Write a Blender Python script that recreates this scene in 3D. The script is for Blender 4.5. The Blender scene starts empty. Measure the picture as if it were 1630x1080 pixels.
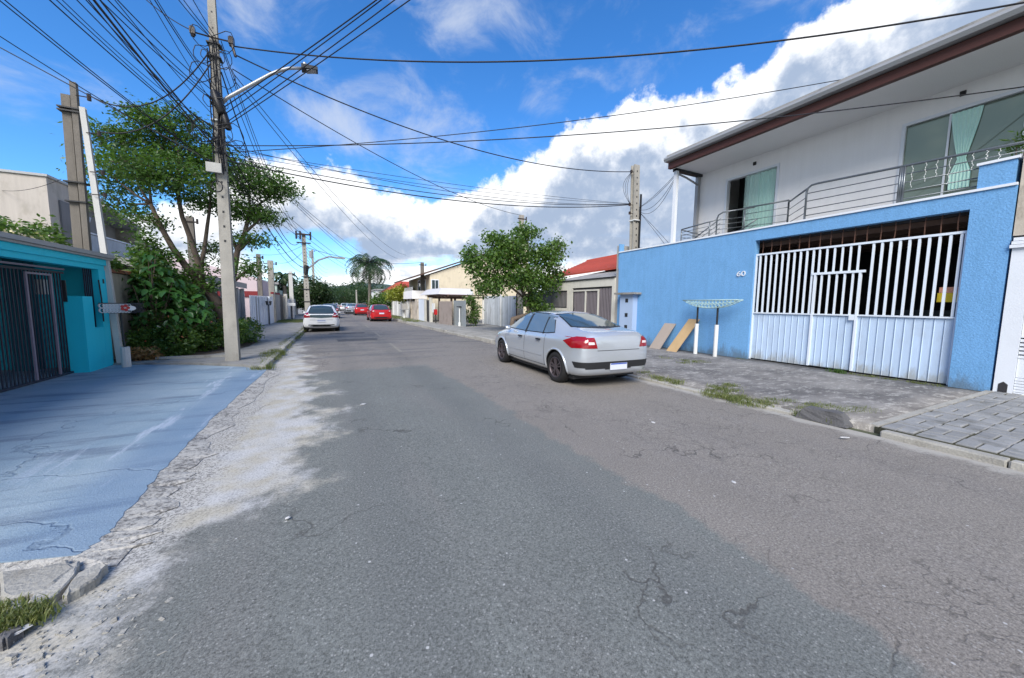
import bpy, bmesh, math, random
import numpy as np
from mathutils import Vector, Matrix
from mathutils.bvhtree import BVHTree
random.seed(7); rng = np.random.default_rng(11)
S = bpy.context.scene
COL = S.collection

# ------------------------------------------------------------------ camera
FPX, CAMH = 580.0, 1.60
def _n(v): return v / np.linalg.norm(v)
_up = -_n(np.array([750. - 815, -(6600. - 540), -FPX]))
_v = _n(np.array([529. - 815, -(484. - 540), -FPX])); _v = _n(_v - _up * (_v @ _up))
ROT = np.array([np.cross(_v, _up), _v, _up])        # camera axes -> street axes (x across, y along, z up)
CAM = np.array([0, 0, CAMH])
def _ray(px, py): return ROT @ np.array([px - 815, -(py - 540), -FPX])
def G(px, py, z=0.0): d = _ray(px, py); return CAM + d * (z - CAMH) / d[2]
def AX(px, py, x): d = _ray(px, py); return CAM + d * x / d[0]
def AY(px, py, y): d = _ray(px, py); return CAM + d * y / d[1]
cam = bpy.data.objects.new('camera', bpy.data.cameras.new('camera')); COL.objects.link(cam)
M4 = Matrix([list(ROT[i]) + [CAM[i]] for i in range(3)] + [[0, 0, 0, 1]])
cam.matrix_world = M4
cam.data.sensor_width = 36; cam.data.lens = FPX / 1630 * 36
cam.data.clip_start = 0.05; cam.data.clip_end = 5000
S.camera = cam

# ------------------------------------------------------------------ node helper
class NT:
    def __init__(s, tree): s.t = tree; s.l = tree.links
    def set(s, sock, v):
        if isinstance(v, bpy.types.NodeSocket): s.l.new(v, sock)
        elif v is not None:
            if isinstance(v, (tuple, list)) and len(v) == 3 and sock.type == 'RGBA': v = (*v, 1)
            sock.default_value = v
    def n(s, typ, props=None, **ins):
        nd = s.t.nodes.new(typ)
        for k, v in (props or {}).items(): setattr(nd, k, v)
        for k, v in ins.items():
            key = int(k[1:]) if k[0] == '_' and k[1:].isdigit() else k.replace('_', ' ')
            s.set(nd.inputs[key], v)
        return nd
    def m(s, op, a, b=None, c=None, clamp=False):
        nd = s.t.nodes.new('ShaderNodeMath'); nd.operation = op; nd.use_clamp = clamp
        for i, v in enumerate((a, b, c)):
            if v is not None: s.set(nd.inputs[i], v)
        return nd.outputs[0]
    def mix(s, f, a, b, mode='MIX'):
        nd = s.t.nodes.new('ShaderNodeMix'); nd.data_type = 'RGBA'; nd.blend_type = mode
        s.set(nd.inputs[0], f); s.set(nd.inputs[6], a); s.set(nd.inputs[7], b); return nd.outputs[2]
    def noise(s, vec, scale, detail=3, rough=0.55, dist=0.0):
        return s.n('ShaderNodeTexNoise', Vector=vec, Scale=scale, Detail=detail, Roughness=rough, Distortion=dist).outputs[0]
    def ss(s, x, a, b):   # smoothstep a..b
        nd = s.t.nodes.new('ShaderNodeMapRange'); nd.interpolation_type = 'SMOOTHSTEP'
        s.set(nd.inputs[0], x); s.set(nd.inputs[1], a); s.set(nd.inputs[2], b); return nd.outputs[0]
    def lin(s, x, a, b, c=0.0, d=1.0):
        nd = s.t.nodes.new('ShaderNodeMapRange')
        for i, v in enumerate((x, a, b, c, d)): s.set(nd.inputs[i], v)
        return nd.outputs[0]
    def curve(s, x, pts, x0, x1, y0, y1):
        u = s.lin(x, x0, x1)
        nd = s.t.nodes.new('ShaderNodeFloatCurve'); cu = nd.mapping.curves[0]
        P = [((px - x0) / (x1 - x0), (py - y0) / (y1 - y0)) for px, py in pts]
        cu.points[0].location = P[0]; cu.points[1].location = P[-1]
        for p in P[1:-1]: cu.points.new(*p)
        nd.mapping.update(); s.set(nd.inputs['Value'], u)
        return s.lin(nd.outputs[0], 0.0, 1.0, y0, y1)
    def scale(s, vec, f):
        nd = s.t.nodes.new('ShaderNodeVectorMath'); nd.operation = 'MULTIPLY'; s.set(nd.inputs[0], vec); nd.inputs[1].default_value = f; return nd.outputs[0]

# ------------------------------------------------------------------ world: Nishita sky with cloud deck
SUN_EL, SUN_AZ = math.radians(40), math.radians(217)     # azimuth clockwise from +y: behind the camera, a little to the left
W = bpy.data.worlds.new('World'); S.world = W; W.use_nodes = True
W.node_tree.nodes.clear(); w = NT(W.node_tree)
sky = w.n('ShaderNodeTexSky'); sky.sky_type = 'NISHITA'; sky.sun_disc = False
sky.sun_elevation = SUN_EL; sky.sun_rotation = SUN_AZ; sky.altitude = 900; sky.air_density = 1.0; sky.dust_density = 0.3; sky.ozone_density = 3.0
tc = w.n('ShaderNodeTexCoord').outputs['Generated']
sp = w.n('ShaderNodeSeparateXYZ', Vector=tc)
dx, dy, dz = sp.outputs
az = w.m('MULTIPLY', w.m('ARCTAN2', dx, dy), 57.2958)
el = w.m('MULTIPLY', w.m('ARCSINE', dz), 57.2958)
big = w.noise(tc, 5.0, 6, 0.6)
fine = w.noise(tc, 15.0, 8, 0.62)
top = w.curve(az, [(-180, 30), (-90, 42), (-62, 34), (-45, 12), (-30, 6), (-21, 8), (-12, 13.5), (-6, 17.6), (0, 18.4), (7, 16.6), (14, 15.2), (19, 17), (25, 19.5), (30, 21.8), (36, 25.6), (47, 26.4), (57, 26.8), (62, 30.5), (70, 33), (80, 34), (120, 34), (180, 30)], -180, 180, 0, 45)
edge = w.m('ADD', w.m('MULTIPLY', w.m('SUBTRACT', big, 0.5), 9.0), w.m('MULTIPLY', w.m('SUBTRACT', fine, 0.5), 7.0))
d = w.m('ADD', w.m('SUBTRACT', top, el), edge)
cov = w.ss(d, -0.3, 1.3)
# streaky gaps low in the deck
st = w.n('ShaderNodeCombineXYZ', X=w.m('MULTIPLY', az, 0.075), Y=w.m('MULTIPLY', el, 0.42), Z=3.1).outputs[0]
streak = w.noise(st, 1.0, 5, 0.6)
lowzone = w.m('SUBTRACT', 1.0, w.ss(el, 5.0, 11.0))
gx_ = w.m('POWER', w.m('DIVIDE', w.m('ADD', az, 3.0), 7.5), 2.0)
gy_ = w.m('POWER', w.m('DIVIDE', w.m('SUBTRACT', el, 6.3), 3.2), 2.0)
gap1 = w.m('SUBTRACT', 1.0, w.ss(w.m('ADD', w.m('ADD', gx_, gy_), w.m('MULTIPLY', w.m('SUBTRACT', fine, 0.5), 3.0)), 0.4, 1.5))
gap2 = w.m('MULTIPLY', lowzone, w.ss(streak, 0.50, 0.62))
gap = w.m('MAXIMUM', w.m('MULTIPLY', gap1, 0.9), w.m('MULTIPLY', gap2, 0.75))
cov = w.m('MULTIPLY', cov, w.m('SUBTRACT', 1.0, gap))
# shading of the deck: bright crowns, grey bases, brighter towards the horizon
relief = w.m('SUBTRACT', w.noise(w.n('ShaderNodeVectorMath', {'operation': 'ADD'}, _0=tc, _1=(-0.012, -0.014, 0.022)).outputs[0], 9.0, 7, 0.6), w.noise(tc, 9.0, 7, 0.6))
depthn = w.m('ADD', d, w.m('MULTIPLY', w.m('SUBTRACT', w.noise(tc, 6.0, 3, 0.5), 0.5), 9.0))
grey = w.ss(depthn, 1.5, 8.0)
grey = w.m('MULTIPLY', grey, w.ss(el, 3.0, 8.5))
shade = w.m('SUBTRACT', 1.0, w.m('MULTIPLY', grey, 0.56))
shade = w.m('SUBTRACT', shade, w.m('MULTIPLY', relief, 1.1))
shade = w.m('ADD', w.m('MULTIPLY', w.m('SUBTRACT', streak, 0.5), w.m('MULTIPLY', lowzone, 1.1)), shade)
shade = w.m('MAXIMUM', w.m('MINIMUM', shade, 1.08), 0.25)
ccol = w.mix(w.ss(shade, 0.35, 0.95), (0.32, 0.40, 0.54), (0.97, 0.98, 1.0))
# thin wisps above the deck
wv = w.n('ShaderNodeVectorMath', {'operation': 'MULTIPLY'}, _0=tc, _1=(5.0, 5.0, 7.5)).outputs[0]
wis = w.noise(wv, 1.0, 7, 0.62, 0.4)
def blob(a0, e0, ra, re):
    q = w.m('ADD', w.m('POWER', w.m('DIVIDE', w.m('SUBTRACT', az, a0), ra), 2.0), w.m('POWER', w.m('DIVIDE', w.m('SUBTRACT', el, e0), re), 2.0))
    return w.m('SUBTRACT', 1.0, w.ss(q, 0.0, 1.0))
bl = w.m('ADD', w.m('ADD', blob(9, 24, 13, 6), blob(17, 38, 14, 7)), w.m('ADD', blob(30, 28.5, 7, 3), w.m('ADD', blob(1, 22, 6, 4), blob(45, 40, 14, 5))))
wisp = w.m('MULTIPLY', w.ss(w.m('ADD', wis, w.m('MULTIPLY', bl, 0.12)), 0.50, 0.86), 0.75)
wisp = w.m('MULTIPLY', wisp, w.m('SUBTRACT', 1.0, cov))
blue = w.n('ShaderNodeHueSaturation', Hue=0.5, Saturation=1.22, Value=1.0, Color=sky.outputs[0]).outputs[0]
blue = w.mix(1.0, blue, (0.72, 0.98, 1.16), 'MULTIPLY')
bgs = w.n('ShaderNodeBackground', Color=blue, Strength=0.061)
bgc = w.n('ShaderNodeBackground', Color=ccol, Strength=0.375)
bgw = w.n('ShaderNodeBackground', Color=(0.72, 0.80, 0.95, 1), Strength=0.27)
mx1 = w.n('ShaderNodeMixShader', _0=wisp, _1=bgs.outputs[0], _2=bgw.outputs[0])
mx2 = w.n('ShaderNodeMixShader', _0=cov, _1=mx1.outputs[0], _2=bgc.outputs[0])
w.n('ShaderNodeOutputWorld', Surface=mx2.outputs[0])

sl = bpy.data.lights.new('sun', 'SUN'); sl.energy = 1.5; sl.angle = math.radians(34); sl.color = (1, 0.94, 0.85)
sun = bpy.data.objects.new('sun', sl); COL.objects.link(sun)
sdir = Vector((math.sin(SUN_AZ) * math.cos(SUN_EL), math.cos(SUN_AZ) * math.cos(SUN_EL), math.sin(SUN_EL)))
sun.rotation_euler = sdir.to_track_quat('Z', 'Y').to_euler()
S.view_settings.view_transform = 'Standard'; S.view_settings.look = 'None'
S.view_settings.exposure = 1.82; S.view_settings.gamma = 1.0; S.view_settings.use_curve_mapping = False
S.render.engine = 'CYCLES'; S.cycles.use_denoising = True
S.cycles.max_bounces = 6; S.cycles.transparent_max_bounces = 8; S.cycles.sample_clamp_indirect = 6

# ------------------------------------------------------------------ materials
def lin(r, g, b): return tuple(((c / 255) / 12.92 if c / 255 <= 0.04045 else ((c / 255 + 0.055) / 1.055) ** 2.4) for c in (r, g, b))
MATS = {}
def mat(name, col, rough=0.8, var=0.18, vs=1.5, fine=0.12, fs=60, bump=0.25, bs=50, metal=0.0, spec=0.4, dirt=None, dirtamt=0.0, rand=0.0, coat=0.0, streak=0.0, base=None):
    if name in MATS: return MATS[name]
    m = bpy.data.materials.new(name); m.use_nodes = True; t = NT(m.node_tree); t.t.nodes.clear()
    P = t.n('ShaderNodeNewGeometry').outputs['Position']
    c = (*col, 1)
    f = t.m('ADD', t.m('MULTIPLY', t.m('SUBTRACT', t.noise(P, vs, 4), 0.5), var * 2), t.m('MULTIPLY', t.m('SUBTRACT', t.noise(P, fs, 3), 0.5), fine * 2))
    if rand: f = t.m('ADD', f, t.m('MULTIPLY', t.m('SUBTRACT', t.n('ShaderNodeObjectInfo').outputs['Random'], 0.5), rand * 2))
    if streak:
        f = t.m('ADD', f, t.m('MULTIPLY', t.m('SUBTRACT', t.noise(t.scale(P, (7, 7, 0.5)), 1.0, 4), 0.5), streak * 2))
    f = t.m('ADD', f, 1.0)
    cc = t.n('ShaderNodeVectorMath', {'operation': 'SCALE'}, _0=c[:3], Scale=f).outputs[0]
    if dirt:
        k = t.ss(t.noise(t.scale(P, (2, 2, 1.1)), 1.3, 6, 0.65), 0.48, 0.72)
        cc = t.mix(t.m('MULTIPLY', k, dirtamt), cc, (*dirt, 1))
    if base:
        zc = t.n('ShaderNodeSeparateXYZ', Vector=P).outputs[2]
        kb = t.m('SUBTRACT', 1.0, t.ss(t.m('ADD', zc, t.m('MULTIPLY', t.m('SUBTRACT', t.noise(t.scale(P, (3, 3, 1)), 1.5, 6, 0.7), 0.5), 1.1)), 0.0, 0.34))
        cc = t.mix(t.m('MULTIPLY', kb, 0.7), cc, (*base, 1))
    nb = t.noise(P, bs, 3)
    b = t.n('ShaderNodeBump', Strength=bump, Distance=0.01, Height=nb)
    p = t.n('ShaderNodeBsdfPrincipled', Base_Color=cc, Roughness=rough, Metallic=metal, Normal=b.outputs[0])
    p.inputs['Specular IOR Level'].default_value = spec
    if coat: p.inputs['Coat Weight'].default_value = coat; p.inputs['Coat Roughness'].default_value = 0.04
    t.n('ShaderNodeOutputMaterial', Surface=p.outputs[0]); MATS[name] = m; return m

blue_wall = mat('textured_blue_paint', (0.15, 0.35, 0.63), 0.85, 0.07, 0.8, 0.32, 34, 0.8, 38, dirt=(0.10, 0.26, 0.46), dirtamt=0.3, streak=0.12, base=(0.10, 0.13, 0.15))
white_wall = mat('white_render', (0.82, 0.82, 0.83), 0.85, 0.05, 0.7, 0.03, 30, 0.3, 60, streak=0.06)
white_trim = mat('white_trim', (0.70, 0.74, 0.80), 0.6, 0.06, 2, 0.04)
gate_white = mat('white_gate_paint', (0.47, 0.60, 0.78), 0.5, 0.06, 1.2, 0.03, 30, 0.1, 20, rand=0.05, streak=0.10, dirt=(0.36, 0.42, 0.50), dirtamt=0.4, base=(0.30, 0.30, 0.27))
gate_bar = mat('white_bar_paint', (0.68, 0.75, 0.84), 0.5, 0.05, 1.2, 0.03)
eave_gray = mat('grey_gutter_metal', (0.34, 0.35, 0.36), 0.5, 0.1, 1, 0.05, metal=0.3)
fascia_red = mat('dark_red_fascia', (0.075, 0.026, 0.020), 0.55, 0.15, 2, 0.1)
soffit_m = mat('white_soffit', (0.76, 0.76, 0.76), 0.8, 0.03)
steel = mat('grey_steel_rail', (0.16, 0.18, 0.20), 0.35, 0.12, 3, 0.05, metal=0.6)
dark_m = mat('dark_metal', (0.02, 0.022, 0.026), 0.5, 0.2)
black_m = mat('black_plastic', (0.015, 0.015, 0.017), 0.45, 0.2)
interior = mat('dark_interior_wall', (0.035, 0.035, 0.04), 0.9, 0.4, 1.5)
rust = mat('rusty_iron', (0.10, 0.05, 0.035), 0.8, 0.5, 8, 0.3)
concrete = mat('weathered_concrete', (0.27, 0.265, 0.25), 0.9, 0.25, 1.6, 0.2, 70, 0.6, 60, dirt=(0.10, 0.095, 0.085), dirtamt=0.6)
pole_conc = mat('pole_concrete', (0.34, 0.325, 0.29), 0.9, 0.18, 2.2, 0.2, 50, 0.5, 50, dirt=(0.16, 0.15, 0.135), dirtamt=0.5, streak=0.15)
pole_old = mat('old_grey_wood', (0.17, 0.155, 0.135), 0.95, 0.25, 2, 0.25, 60, 0.7, 60, streak=0.3, dirt=(0.07, 0.06, 0.05), dirtamt=0.5)
pole_light = mat('pale_pole_concrete', (0.52, 0.52, 0.50), 0.85, 0.12, 2, 0.1, 50, 0.4, 50, streak=0.12)
kerb_m = mat('kerb_concrete', (0.36, 0.35, 0.32), 0.95, 0.3, 2.5, 0.3, 60, 0.9, 50, rand=0.1, dirt=(0.14, 0.13, 0.11), dirtamt=0.6)
paver_m = mat('grey_paver', (0.25, 0.255, 0.26), 0.9, 0.35, 2.2, 0.18, 90, 0.5, 90, rand=0.16, dirt=(0.08, 0.085, 0.08), dirtamt=0.6)
moss = mat('mossy_dirt', (0.055, 0.055, 0.035), 1.0, 0.5, 5, 0.4, 60, 0.8, 40)
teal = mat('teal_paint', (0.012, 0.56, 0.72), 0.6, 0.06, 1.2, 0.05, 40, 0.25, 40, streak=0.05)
teal_shaded = mat('shaded_teal_paint', (0.008, 0.16, 0.22), 0.8, 0.25, 0.8)  # darker copy of the teal, indoor shade put into its colour
cream = mat('cream_render', (0.68, 0.60, 0.45), 0.9, 0.08, 0.6, 0.04, streak=0.08, dirt=(0.42, 0.36, 0.27), dirtamt=0.4)
beige_wall = mat('stained_beige_wall', (0.50, 0.45, 0.38), 0.9, 0.15, 1, 0.1, streak=0.25, dirt=(0.15, 0.12, 0.09), dirtamt=0.8)
offwhite = mat('offwhite_render', (0.55, 0.54, 0.49), 0.9, 0.07, 0.8, 0.05, streak=0.08, dirt=(0.32, 0.31, 0.28), dirtamt=0.4)
greyhouse = mat('grey_render', (0.34, 0.335, 0.32), 0.9, 0.1, 1, 0.05, streak=0.1)
pinkish = mat('pale_pink_render', (0.62, 0.52, 0.55), 0.9, 0.05)
mint = mat('pale_green_render', (0.50, 0.62, 0.56), 0.9, 0.05)
redband = mat('maroon_band', (0.22, 0.03, 0.035), 0.8, 0.1)
redtile = mat('red_roof_paint', (0.42, 0.075, 0.05), 0.85, 0.15, 2, 0.1, rand=0.08)
greyroof = mat('grey_fibre_cement', (0.30, 0.30, 0.30), 0.9, 0.2, 1.5, 0.1, dirt=(0.14, 0.14, 0.13), dirtamt=0.7)
board_m = mat('weathered_white_boards', (0.50, 0.54, 0.58), 0.8, 0.1, 2, 0.08, rand=0.14, streak=0.22, dirt=(0.28, 0.29, 0.29), dirtamt=0.6)
brown_wood = mat('brown_wood', (0.10, 0.06, 0.045), 0.8, 0.25, 3, 0.1, streak=0.2)
ply = mat('pale_plywood', (0.46, 0.32, 0.17), 0.8, 0.1, 2, 0.08, streak=0.12)
ply2 = mat('grey_board', (0.34, 0.29, 0.25), 0.8, 0.1)
whitepaint = mat('worn_white_paint', (0.68, 0.70, 0.70), 0.7, 0.08, 3, 0.05, streak=0.08, dirt=(0.4, 0.38, 0.34), dirtamt=0.35)
green_metal = mat('green_white_painted_metal', (0.42, 0.58, 0.56), 0.5, 0.3, 9)
cable_m = mat('black_cable', (0.012, 0.013, 0.018), 0.6, 0.2, bump=0)
lamp_m = mat('galvanised_steel', (0.38, 0.39, 0.40), 0.4, 0.1, 5, metal=0.5)
ceramic = mat('dark_insulator', (0.03, 0.022, 0.02), 0.3, 0.2)
yellow = mat('yellow_plastic', (0.75, 0.55, 0.03), 0.5, 0.1)
salmon = mat('salmon_print', (0.70, 0.33, 0.22), 0.6, 0.5, 30)
box_gray = mat('junction_box_grey', (0.42, 0.42, 0.40), 0.6, 0.1)
stem_m = mat('bark', (0.13, 0.10, 0.08), 0.95, 0.3, 6, 0.2, 40, 0.8, 40)
bark_light = mat('pale_bark', (0.115, 0.09, 0.072), 0.95, 0.25, 5, 0.2, 40, 0.9, 35)
soil = mat('bare_soil', (0.10, 0.075, 0.055), 1.0, 0.4, 3, 0.3, 40, 1.0, 30)
asph_dark = mat('dark_kerb_rubble', (0.10, 0.10, 0.105), 0.95, 0.4, 5, 0.35, 70, 1.2, 40)
litter_m = mat('white_litter', (0.5, 0.5, 0.5), 0.6, 0.1)
awning = mat('white_awning_sheet', (0.56, 0.56, 0.58), 0.6, 0.05)
red_paint2 = mat('red_enamel', (0.45, 0.02, 0.02), 0.4)
mesh_fabric = mat('silver_grey_netting', (0.42, 0.46, 0.50), 0.7, 0.25, 6, 0.2, streak=0.2)
tyre_m = mat('tyre_rubber', (0.012, 0.012, 0.013), 0.8, 0.3, 10)
rim_dark = mat('dark_alloy', (0.10, 0.085, 0.095), 0.35, 0.1, metal=0.5)
rim_silver = mat('silver_alloy', (0.45, 0.46, 0.48), 0.3, 0.1, metal=0.7)
trim_black = mat('black_trim', (0.018, 0.019, 0.021), 0.5, 0.1, bump=0.05)
plate_m = mat('plate_white', (0.62, 0.66, 0.74), 0.5, 0.05)
plate_blue = mat('plate_blue', (0.03, 0.09, 0.42), 0.5, 0.05)
def carpaint(name, col, metal, rough): return mat(name, col, rough, 0.015, 0.6, 0.02, 900, 0.0, 10, metal=metal, spec=0.5, coat=0.8)
silver_p = carpaint('silver_car_paint', (0.54, 0.58, 0.63), 0.5, 0.24)
white_p = carpaint('white_car_paint', (0.78, 0.79, 0.80), 0.0, 0.30)
red_p = carpaint('red_car_paint', (0.50, 0.008, 0.012), 0.1, 0.30)
grey_p = carpaint('grey_car_paint', (0.16, 0.17, 0.18), 0.4, 0.30)
dark_p = carpaint('black_car_paint', (0.02, 0.02, 0.024), 0.1, 0.25)
def gloss(name, col, rough=0.03, spec=0.9, alpha=1.0, trans=0.0, metal=0.0, emit=None):
    m = bpy.data.materials.new(name); m.use_nodes = True; p = m.node_tree.nodes['Principled BSDF']
    p.inputs['Base Color'].default_value = (*col, 1); p.inputs['Roughness'].default_value = rough
    p.inputs['Specular IOR Level'].default_value = spec; p.inputs['Metallic'].default_value = metal
    p.inputs['Transmission Weight'].default_value = trans; p.inputs['Alpha'].default_value = alpha
    return m
car_glass = gloss('tinted_car_glass', (0.025, 0.035, 0.045), 0.03, 0.8, metal=0.25)
car_glass.node_tree.nodes['Principled BSDF'].inputs['Base Color'].default_value = (0.13, 0.19, 0.25, 1)
dark_glass = gloss('dark_rear_glass', (0.05, 0.075, 0.08), 0.04, 0.8, metal=0.15)
house_glass = gloss('green_tinted_glass', (0.22, 0.27, 0.22), 0.04, 0.6, metal=0.5)
pane_green = gloss('clear_green_glass', (0.65, 0.9, 0.82), 0.03, 0.5, alpha=0.25)
tail_red = gloss('tail_light_red', (0.26, 0.006, 0.012), 0.08, 0.8)
tail_clear = gloss('tail_light_clear', (0.75, 0.62, 0.62), 0.08, 0.8)
curtain_m = mat('mint_curtain', (0.56, 0.84, 0.76), 0.8, 0.05)

def leafmat(name, c1, c2, trans=0.35, rough=0.45):
    m = bpy.data.materials.new(name); m.use_nodes = True; t = NT(m.node_tree); t.t.nodes.clear()
    g = t.n('ShaderNodeNewGeometry'); r = g.outputs['Random Per Island']
    big = t.noise(g.outputs['Position'], 1.6, 3)
    f = t.m('ADD', t.m('MULTIPLY', r, 0.75), t.m('MULTIPLY', t.m('SUBTRACT', big, 0.5), 1.0), clamp=True)
    c = t.mix(f, (*c1, 1), (*c2, 1))
    p = t.n('ShaderNodeBsdfPrincipled', Base_Color=c, Roughness=rough)
    tr = t.n('ShaderNodeBsdfTranslucent', Color=t.mix(0.5, c, (c2[0] * 1.8, c2[1] * 1.9, c2[2] * 0.8, 1)))
    t.n('ShaderNodeOutputMaterial', Surface=t.n('ShaderNodeMixShader', _0=trans, _1=p.outputs[0], _2=tr.outputs[0]).outputs[0])
    return m
leaf_dark = leafmat('dark_tree_leaves', (0.030, 0.070, 0.018), (0.12, 0.23, 0.045))
leaf_mid = leafmat('fresh_green_leaves', (0.035, 0.085, 0.02), (0.155, 0.26, 0.05))
leaf_yel = leafmat('yellow_green_leaves', (0.16, 0.20, 0.03), (0.40, 0.42, 0.07))
leaf_far = leafmat('far_tree_leaves', (0.02, 0.045, 0.018), (0.06, 0.11, 0.035))
leaf_palm = leafmat('palm_leaves', (0.018, 0.045, 0.018), (0.055, 0.10, 0.035), 0.15)
leaf_big = leafmat('broad_leaves', (0.02, 0.07, 0.018), (0.07, 0.19, 0.04), 0.25, 0.35)
grass_m = leafmat('grass_blades', (0.07, 0.11, 0.025), (0.24, 0.25, 0.09))
dry_m = leafmat('dry_leaves', (0.20, 0.10, 0.04), (0.45, 0.28, 0.12), 0.2)
flower_m = leafmat('pink_petals', (0.55, 0.08, 0.08), (0.75, 0.45, 0.12), 0.2)
white_fl = leafmat('pale_petals', (0.6, 0.5, 0.4), (0.8, 0.75, 0.35), 0.2)

# ------------------------------------------------------------------ mesh builder
class MB:
    def __init__(s): s.v = []; s.f = []; s.mi = []
    def poly(s, pts, mi=0):
        k = len(s.v); s.v += [tuple(map(float, p)) for p in pts]; s.f.append(tuple(range(k, k + len(pts)))); s.mi.append(mi)
    def faces(s, pts, fs, mi=0):
        k = len(s.v); s.v += [tuple(map(float, p)) for p in pts]
        for f in fs: s.f.append(tuple(k + i for i in f)); s.mi.append(mi)
        return s
    def hexa(s, p, mi=0): s.faces(p, [(0, 3, 2, 1), (4, 5, 6, 7), (0, 1, 5, 4), (1, 2, 6, 5), (2, 3, 7, 6), (3, 0, 4, 7)], mi); return s
    def box(s, x0, x1, y0, y1, z0, z1, mi=0):
        return s.hexa([(x0, y0, z0), (x1, y0, z0), (x1, y1, z0), (x0, y1, z0), (x0, y0, z1), (x1, y0, z1), (x1, y1, z1), (x0, y1, z1)], mi)
    def obox(s, c, size, rot=None, mi=0):
        a, b, h = size[0] / 2, size[1] / 2, size[2] / 2; R = rot or Matrix.Identity(3); c = Vector(c)
        return s.hexa([c + R @ Vector(p) for p in ((-a, -b, -h), (a, -b, -h), (a, b, -h), (-a, b, -h), (-a, -b, h), (a, -b, h), (a, b, h), (-a, b, h))], mi)
    def tube(s, pts, r, n=8, mi=0, cap=True):
        pts = [Vector(p) for p in pts]; rr = r if isinstance(r, (list, tuple)) else [r] * len(pts)
        k = len(s.v); prev = None
        for i, p in enumerate(pts):
            t = (pts[min(i + 1, len(pts) - 1)] - pts[max(i - 1, 0)]).normalized()
            a = Vector((0, 0, 1)) if prev is None and abs(t.z) < 0.9 else (Vector((1, 0, 0)) if prev is None else prev)
            u = (a - t * a.dot(t)).normalized(); prev = u; v = t.cross(u)
            for j in range(n):
                an = 2 * math.pi * j / n
                s.v.append(tuple(p + (u * math.cos(an) + v * math.sin(an)) * rr[i]))
        for i in range(len(pts) - 1):
            for j in range(n):
                a, b = k + i * n + j, k + i * n + (j + 1) % n
                s.f.append((a, b, b + n, a + n)); s.mi.append(mi)
        if cap:
            s.f.append(tuple(k + j for j in reversed(range(n)))); s.mi.append(mi)
            s.f.append(tuple(k + (len(pts) - 1) * n + j for j in range(n))); s.mi.append(mi)
        return s
    def loft(s, rings, mi=0, close=True, cap=True):
        k = len(s.v); n = len(rings[0])
        for r in rings: s.v += [tuple(map(float, p)) for p in r]
        for i in range(len(rings) - 1):
            for j in range(n if close else n - 1):
                a, b = k + i * n + j, k + i * n + (j + 1) % n
                s.f.append((a, b, b + n, a + n)); s.mi.append(mi)
        if cap:
            s.f.append(tuple(k + j for j in reversed(range(n)))); s.mi.append(mi)
            s.f.append(tuple(k + (len(rings) - 1) * n + j for j in range(n))); s.mi.append(mi)
        return s
    def prism(s, prof, axis, a, b, mi=0):     # prof: 2d points in the two other axes
        def P(q, t): return (t, q[0], q[1]) if axis == 'x' else ((q[0], t, q[1]) if axis == 'y' else (q[0], q[1], t))
        return s.loft([[P(q, a) for q in prof], [P(q, b) for q in prof]], mi)
    def obj(s, name, m, parent=None, smooth=False, origin=None):
        if isinstance(m, bpy.types.Material): m = [m]
        org = np.array(origin if origin is not None else (root_loc(parent) if parent else (0, 0, 0)), float)
        me = bpy.data.meshes.new(name)
        V = np.array(s.v, float).reshape(-1, 3) - org
        me.from_pydata(V.tolist(), [], s.f)
        for x in m: me.materials.append(x)
        if len(m) > 1: me.polygons.foreach_set('material_index', s.mi)
        bm = bmesh.new(); bm.from_mesh(me); bmesh.ops.recalc_face_normals(bm, faces=bm.faces); bm.to_mesh(me); bm.free()
        if smooth: me.polygons.foreach_set('use_smooth', [True] * len(me.polygons))
        me.update()
        o = bpy.data.objects.new(name, me); COL.objects.link(o)
        if parent: o.parent = parent
        else: o.location = org
        return o
def root_loc(p):
    v = np.zeros(3)
    while p is not None: v = v + np.array(p.location); p = p.parent
    return v
def tag(o, label=None, cat=None, group=None, kind=None):
    if label: o['label'] = label
    if cat: o['category'] = cat
    if group: o['group'] = group
    if kind: o['kind'] = kind
    return o
def thing(name, label, cat, loc, group=None):
    o = bpy.data.objects.new(name, None); COL.objects.link(o); o.location = [float(c) for c in loc]; o.empty_display_size = 0.2
    return tag(o, label, cat, group)
def struct(o): o['kind'] = 'structure'; return o
def copy_tree(o, parent=None, loc=None, rotz=None):
    c = o.copy(); COL.objects.link(c); c.parent = parent
    if loc is not None: c.location = loc
    if rotz is not None: c.rotation_euler = (0, 0, rotz)
    for ch in [x for x in COL.objects if x.parent == o]: copy_tree(ch, c)
    return c
def bx(name, m, parent, *b): return MB().box(*b).obj(name, m, parent)
def inst(name, me, parent, loc, rot=(0, 0, 0), sc=(1, 1, 1)):
    o = bpy.data.objects.new(name, me); COL.objects.link(o); o.parent = parent
    o.location = Vector([float(c) for c in loc]) - Vector(root_loc(parent)) if parent else loc
    o.rotation_euler = rot; o.scale = sc; return o
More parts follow.
